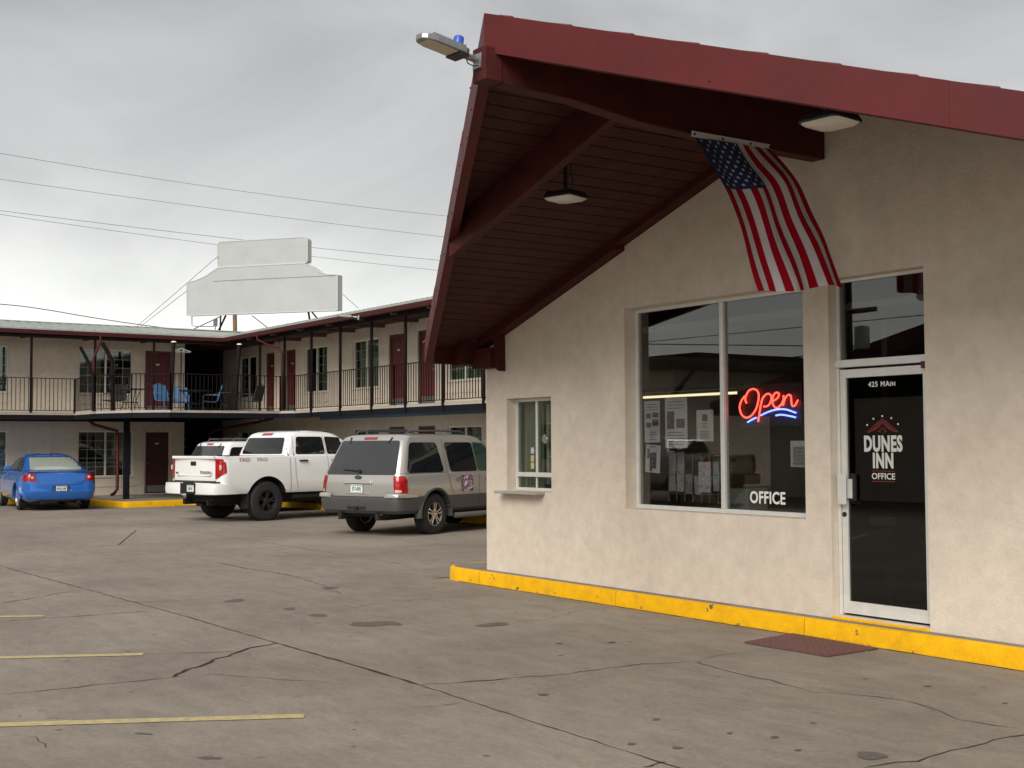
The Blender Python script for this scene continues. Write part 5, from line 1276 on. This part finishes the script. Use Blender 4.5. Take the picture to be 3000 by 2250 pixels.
# ================= sedan
M['bluep'] = mat('bright_blue_paint', (.012, .125, .48), .25, .15, .03, 3, coat=1)
def sedan(name, label, loc, rz, sc=.92):
    c = empty(name, loc, label, 'car', None, rz, sc); paint = M['bluep']
    RW = .335; wb = 2.765; k = .985
    body = [ring(.24, -.86, 3.62, .80*k), ring(.30, -.98, 3.74, .865*k, .28), ring(.42, -1.05, 3.80, .90*k, .30), ring(.50, -1.055, 3.80, .915*k, .30), ring(.515, -1.03, 3.79, .912*k, .30), ring(.70, -1.02, 3.76, .918*k, .28), ring(.86, -.99, 3.66, .905*k, .26), ring(.93, -.975, 3.4, .885*k, .24),
            ring(.985, -.97, 2.98, .86*k, .22), ring(1.0, -.955, 2.72, .85*k, .22), ring(1.02, -.60, 2.62, .80*k, .25), ring(1.045, -.44, 2.5, .775*k, .28), ring(1.16, -.20, 2.2, .72*k, .32), ring(1.30, .14, 1.85, .655*k, .36), ring(1.385, .42, 1.62, .60*k, .4), ring(1.43, .62, 1.45, .53*k, .4), ring(1.455, .82, 1.25, .40*k, .2), ring(1.46, .95, 1.15, .25*k, .09)]
    bb = loft(body); sk = Skin(bb)
    cutmesh('body', bb, [paint, M['under']], [arch(x, y, y2, .385, RW+.01) for x in (0, wb) for y, y2 in ((-1.2, -.60), (.60, 1.2))], c)
    underbody(c, -.8, 3.5, wb, RW, .18, .36, tr=.7)
    for x in (0, wb):
        for s in (-1, 1): wheel(c, x, s*.80, RW, .205, .235, s, 'sedan')
    sk.patch('rear_window', 'B', [(-.66, 1.045), (.66, 1.045), (.545, 1.36), (-.545, 1.36)], M['seeglass'], c, .014, .05, rnd=.06)
    sk.seam('B', [(-.57, 1.375), (0, 1.38), (.57, 1.375)], M['black'], c, .02, 'window_trim')
    for s, K in ((-1, 'R'), (1, 'L')):
        sk.patch('door_window', K, [(.05, 1.03), (.78, 1.03), (.80, 1.36), (.42, 1.31)], M['carglass'], c, .005, .07, rnd=.06)
        sk.patch('door_window', K, [(.84, 1.03), (1.85, 1.03), (1.40, 1.34), (.86, 1.37)], M['seeglass2'], c, .005, .07, rnd=.06)
        sk.seam(K, [(.82, 1.38), (.82, .30)], M['black'], c); sk.seam(K, [(-.08, 1.08), (.0, 1.0), (.06, .86), (.30, .62), (.36, .32)], M['black'], c); sk.seam(K, [(1.88, 1.0), (1.80, .35)], M['black'], c)
        sk.seam(K, [(.0, 1.015), (1.9, 1.015)], M['black'], c, .012)
        for x in (.26, 1.12):
            p = sk.hit(K, x, .90, 0); MB().tube([(x-.09, p.y, .90), (x-.07, p.y+s*.028, .90), (x+.07, p.y+s*.028, .90), (x+.09, p.y, .90)], .014, 8).build('door_handle', paint, c, smooth=60)
        p = sk.hit(K, 1.78, 1.04, 0); MB().quadring([[(1.72+dx, p.y+s*d, z) for d, z in ((.0, 1.01), (.17, 1.02), (.17, 1.12), (.02, 1.13))] for dx in (0, .10)]).build('wing_mirror', paint, c, smooth=50, bevel=.02)
        sk.patch('tail_lamp', 'B', [(s*.60, .76), (s*.93, .76), (s*.93, .93), (s*.86, .965), (s*.66, .955)][::(1 if s > 0 else -1)], M['tail'], c, .010, .03, rnd=.03)
        sk.patch('tail_lamp', K, [(-.97, .76), (-.78, .80), (-.80, .92), (-.96, .955)], M['tail'], c, .008, .03, rnd=.02)
        p = sk.hit('B', s*.70, .855, .014); MB().lathe([(0, -.002), (.03, -.002), (.034, .004), (0, .006)], 14, 'X', p).build('reversing_lamp', M['tailclear'], c)
        rings = []
        for kk in range(17):                                            # flared arch lips
            a = -.1+(pi+.2)*kk/16; rings.append([(0+cos(a)*r, s*y, RW+.01+sin(a)*r) for r, y in ((.385, .88), (.385, .957), (.41, .966), (.46, .945), (.47, .90))])
        MB().quadring(rings).build('arch_flare', paint, c, smooth=50)
    # boot lid: recess lines and lip
    q = MB(); q.quadring([[(-1.005, y*.84, .985), (-1.02, y*.84, 1.0), (-.93, y*.82, 1.016), (-.86, y*.82, 1.0)] for y in (-1, -.5, 0, .5, 1)]); q.build('boot_lip', paint, c, smooth=50)
    sk.seam('B', [(.63, .97), (.60, .80), (.55, .69), (.47, .665), (-.47, .665), (-.55, .69), (-.60, .80), (-.63, .97)], M['bluedark'], c, .012)
    sk.patch('boot_badge', 'B', sorted_rect(-.09, .09, .945, .957), M['galv2'], c, .008, .05)
    sk.patch('plate_recess_shade', 'B', [(-.25, .50), (.25, .50), (.21, .645), (-.21, .645)], M['bluedark'], c, .004, .05)
    p = sk.hit('B', 0, .57, .01); plate(c, (p.x-.004, 0, .565), 'PTO-TIP', .27, .14)
    MB().tube([(.35, 0, 1.40), (.30, 0, 1.46), (.22, 0, 1.58)], [.014, .008, .004], 6).build('roof_aerial', M['black'], c)
    return c
M['bluedark'] = mat('blue_paint_shaded', (.006, .045, .19), .3, .1, coat=.6)  # darker copy of the body blue, shade painted into plate recess and boot gap
M['seeglass'] = mat('rear_glass_painted_sky', (.30, .34, .29), .05, coat=1, spec=1.0); M['seeglass2'] = mat('pale_side_glass', (.045, .055, .05), .03, coat=1)  # rear glass: pale base colour stands in for the sky's reflection
suv('parked_suv', 'silver SUV with grey cladding parked in front of the motel doors, closest to the office', 'SUV', (-20.40, 11.58, 0), radians(111.5), M['silver'], M['cladgrey'], .945)
pickup('parked_pickup', 'white pickup truck with black wheels, between the two SUVs', (-26.22, 11.02, 0), radians(102), .985)
suv('parked_suv', 'white SUV with black roof rails, mostly hidden behind the white pickup', 'SUV', (-29.2, 12.1, 0), radians(100), M['whitep'], M['whitep'], .90, detail=False)
sedan('parked_sedan', 'bright blue sedan parked facing the left motel wing', (-33.6, 9.02, 0), radians(176), .97)

# ---------------------------------------------------------------- roof sign
dS = Vector((-.845, -.534, 0)); nS = Vector((.534, -.845, 0))
_d = FW+RT*((775-1500)/FPX)-UP*((830-1125)/FPX); Q0 = CAM+_d*(46/(_d.dot(FW)))
def sp(x, y, off=0):                                                   # a point of the sign's face
    x = 350+x*.4521; y = 650+y*.4521
    d = FW+RT*((x-1500)/FPX)-UP*((y-1125)/FPX); return CAM+d*((Q0-CAM).dot(nS)/d.dot(nS))-nS*off
SG = empty('roof_sign', (0, 0, 0), 'large blank white stepped sign panel standing above the motel roof', 'sign')
lower = [(437, 607), (437, 393), (500, 378), (560, 350), (605, 318), (640, 296), (1190, 267), (1235, 287), (1290, 322), (1345, 340), (1412, 342), (1412, 572)]
upper = [(640, 293), (634, 285), (632, 150), (640, 134), (660, 128), (1180, 98), (1205, 102), (1215, 115), (1215, 250), (1208, 262)]
seamw = M['galv']; M['signrim'] = mat('sign_rim', (.50, .51, .51), .5)
for nm, pl, o0 in (('sign_panel', lower, 0), ('sign_panel', upper, .03)):
    MB().quadring([[sp(x, y, o0) for x, y in pl], [sp(x, y, .34-o0) for x, y in pl]]).build(nm, M['signw'], SG)
    q = MB(); L = pl+[pl[0]]
    for a, b in zip(L, L[1:]): q.bar(sp(*a, o0-.006), sp(*b, o0-.006), .035, .016, up=nS)
    q.build('panel_rim', M['signrim'], SG)
for a, b in (((610, 385), (1400, 347)), ((437, 607), (1412, 572))): MB().bar(sp(*a, -.004), sp(*b, -.004), .02, .01, up=nS).build('panel_seam', seamw, SG)
for a, b in (((635, 606), (620, 712)), ((668, 604), (605, 712)), ((1205, 580), (1208, 660)), ((1228, 580), (1275, 650)), ((640, 607), (430, 700)), ((840, 605), (940, 690))):
    MB().bar(sp(*a, .2), sp(*b, .3), .05 if a[0] not in (640, 840) else .025).build('support_strut', M['steel'], SG)
for a, b in (((640, 225), (55, 705)), ((437, 450), (75, 705)), ((1450, 470), (1550, 560))):
    MB().tube([sp(*a, -.03), sp(*b, -.03 if a[0] not in (640, 437) else .2)], .009, 5).build('guy_wire', M['wire'], SG)
MB().tube([sp(448, 610, .2), sp(448, 665, .2), sp(470, 675, .2), sp(590, 675, .2)], .02, 6).build('conduit', M['galv'], SG)
vp = empty('roof_vent', sp(600, 700, .2), 'small grey vent box on a stem below the white roof sign', 'vent')
MB().box(-.06, .06, -.06, .06, .15, .42).tube([(0, 0, -.15), (0, 0, .149)], .02, 6).build('vent_box', M['galv'], vp)
# wooden pole behind the sign
def at_depth(x, y, dep):
    d = FW+RT*((x-1500)/FPX)-UP*((y-1125)/FPX); return CAM+d*(dep/d.dot(FW))
pb = at_depth(692, 950, 53); pt = at_depth(686, 800, 53)
wp = empty('utility_pole', (pb.x, pb.y, 0), 'brown wooden utility pole showing below the white roof sign', 'pole')
MB().tube([(0, 0, 0), (0, 0, pb.z*.6), (pt.x-pb.x, pt.y-pb.y, pt.z)], [.13, .10, .08], 12).build('shaft', M['pole'], wp, smooth=50)
# overhead wires, a street line running behind the left wing
XWR = -56.0
def wire(label, pts, X=XWR, r=.0085, ext=(-30, 75)):
    P = [on('X', X, *p) for p in pts]; a, b = P[0], P[-1]; sl = (b.z-a.z)/(b.y-a.y)
    m_ = None
    yy = [ext[0]+(ext[1]-ext[0])*k/40 for k in range(41)]
    mid = P[len(P)//2]; sag = 0
    if len(P) > 2: sag = (mid.z-(a.z+sl*(mid.y-a.y)))/((mid.y-a.y)*(mid.y-b.y))
    pts3 = [(X, y, a.z+sl*(y-a.y)+sag*(y-a.y)*(y-b.y)) for y in yy]
    o = MB().tube([Vector(p)-Vector(pts3[0]) for p in pts3], r, 5).build('overhead_wire', M['wire']); o.location = pts3[0]
    tag(o, label, 'wire', 'overhead wires above the motel')
wire('highest overhead wire crossing the grey sky', [(0, 449), (650, 552), (1309, 633)])
wire('second overhead wire from the top, above the white sign', [(0, 525), (650, 614), (1302, 694)])
wire('third overhead wire from the top, passing behind the top of the sign', [(0, 617), (600, 690), (1290, 763)], r=.0095)
wire('lowest of the four sky wires, passing behind the white sign', [(0, 628), (630, 716), (1283, 792)])
P = [on('X', -46.5, *p) for p in ((-300, 868), (0, 891), (120, 905), (300, 935), (480, 960), (620, 970))]
P[-1] = Vector((P[-1].x, P[-1].y, P[-1].z))
o = MB().tube([p-P[0] for p in smoothpath(P, 6)], .016, 6).build('service_cable', M['wire']); o.location = P[0]
tag(o, 'dark drooping service cable running down to the motel roof corner', 'cable')
for yy, lb in ((-30, 'wooden power pole outside the frame at the left'), (75, 'wooden power pole hidden behind the office')):
    pass
# ---------------------------------------------------------------- across the street (seen in the window glass)
def refl(x, y, Y): p = on('Y', 2*(YW+.16)-Y, x, y); return Vector((p.x, Y, p.z))
ab = empty('canopy_building', (0, 0, 0), 'flat roofed dark building with braced canopy, mirrored in the left window pane', 'building')
Y1 = -14; a = refl(1800, 1040, Y1); b = refl(2080, 1063, Y1); c_ = refl(1973, 1100, Y1); zt, zb = b.z+.35, b.z-.15
MB().box(a.x-8, c_.x, Y1-12, Y1, 0, zb).build('wall', M['stucco2'], ab)
MB().box(a.x-8, b.x, Y1-12, Y1+.6, zb, zt).build('canopy', M['steel'], ab)
MB().bar((b.x-.4, Y1+.3, zb-.02), (c_.x, Y1+.1, zb-1.0), .12).build('brace', M['steel'], ab)
for k in range(3): MB().box(c_.x-2-k*3, c_.x-.8-k*3, Y1+.001, Y1+.03, 1, 2.4).build('window', M['carglass'], ab)
gb = empty('gabled_building', (0, 0, 0), 'dark gabled roof across the lot, mirrored in the right pane and the transom', 'building')
Y2 = -11; g1, g2, g3 = refl(2150, 1180, Y2), refl(2350, 1119, Y2), refl(2705, 985, Y2-.0)
xm = g3.x+1.0; zm = g3.z+(g3.z-g2.z)/(g3.x-g2.x)*1.0
poly = [(g1.x, g1.z), (xm, zm), (2*xm-g1.x, g1.z)]
MB().quadring([[(x, y, z) for x, z in poly+[(2*xm-g1.x, g1.z-.4), (xm, zm-.45), (g1.x, g1.z-.4)]] for y in (Y2-14, Y2+1)]).build('roof', M['redwood'], gb)
MB().box(g1.x+1, 2*xm-g1.x-1, Y2-13, Y2-.5, 0, g1.z).build('wall', M['stucco2'], gb)
MB().quadring([[(x, y, z) for x, z in ((g1.x+1, g1.z-.01), (xm, zm-.5), (2*xm-g1.x-1, g1.z-.01))] for y in (Y2-.7, Y2-.5)]).build('gable_wall', M['dark'], gb)
Y3 = -9
pp = refl(2492, 1000, Y3); ca = refl(2515, 912, Y3); tz = refl(2520, 991, Y3)
up_ = empty('utility_pole', (pp.x, Y3, 0), 'utility pole with crossarm and grey transformer, mirrored in the door transom', 'pole')
MB().tube([(0, 0, 0), (0, 0, ca.z+1.6)], [.14, .11], 12).build('shaft', M['steel'], up_, smooth=50)
MB().box(-.3, .9, -.06, .06, ca.z-.06, ca.z+.06).build('crossarm', M['steel'], up_)
MB().lathe([(0, -.3), (.19, -.28), (.19, .28), (0, .32)], 18, 'Z', (.45, 0, tz.z)).build('transformer', M['galv'], up_, smooth=50)
for k, (p0, p1, r) in enumerate((((1890, 1002), (2350, 958), .012), ((1890, 1008), (2350, 1013), .016), ((2070, 1058), (2350, 1072), .03), ((2500, 1018), (2700, 985), .02))):
    A, B = refl(*p0, Y3-1-k*.2), refl(*p1, Y3-1-k*.2); d = B-A
    o = MB().tube([A-d*2-(A-d*2), A+d*3-(A-d*2)], r, 5).build('overhead_wire', M['wire']); o.location = A-d*2
    tag(o, ['thin sloping wire mirrored near the top of the office window', 'level wire mirrored in both panes of the office window', 'thickest wire mirrored across the right window pane', 'wire mirrored in the transom beside the pole'][k], 'wire', 'wires across the street')
fb = empty('street_building', (-60, -46, 0), 'long low building on the far side of the street', 'building')
MB().box(-60, 50, -8, 0, 0, 3.4).build('wall', M['stucco2'], fb); MB().box(-60.5, 50.5, -8.5, .6, 3.4, 3.7).build('roof', M['steel'], fb)
for k in range(9): MB().box(-52+k*11, -48+k*11, .001, .05, .9, 2.4).build('window', M['carglass'], fb)
rx = refl(2060, 1400, -6.5).x
pk = pickup('parked_pickup', 'pale pickup truck standing across the lot, mirrored in the office window', (rx, -6.5, 0), radians(180), .93, False, M['silver'])
tr = refl(2085, 1180, -32)
te = empty('bare_tree', (tr.x, -32, 0), 'bare tree across the street, mirrored faintly between the window panes', 'tree')
q = MB(); tips = []
def branch(p, d, L, r, n):
    e = p+d*L; q.tube([p, p.lerp(e, .5)+Vector((random.uniform(-1, 1), random.uniform(-1, 1), 0))*L*.05, e], [r, r*.85, r*.7], 5)
    if n:
        for k in range(3 if n > 1 else 2): branch(e, (d+Vector((random.uniform(-.7, .7), random.uniform(-.7, .7), random.uniform(-.1, .5)))).normalized(), L*.68, r*.62, n-1)
branch(Vector((0, 0, 0)), Vector((0, 0, 1)), 2.0, .16, 5)
q.build('trunk_and_limbs', M['pole'], te)
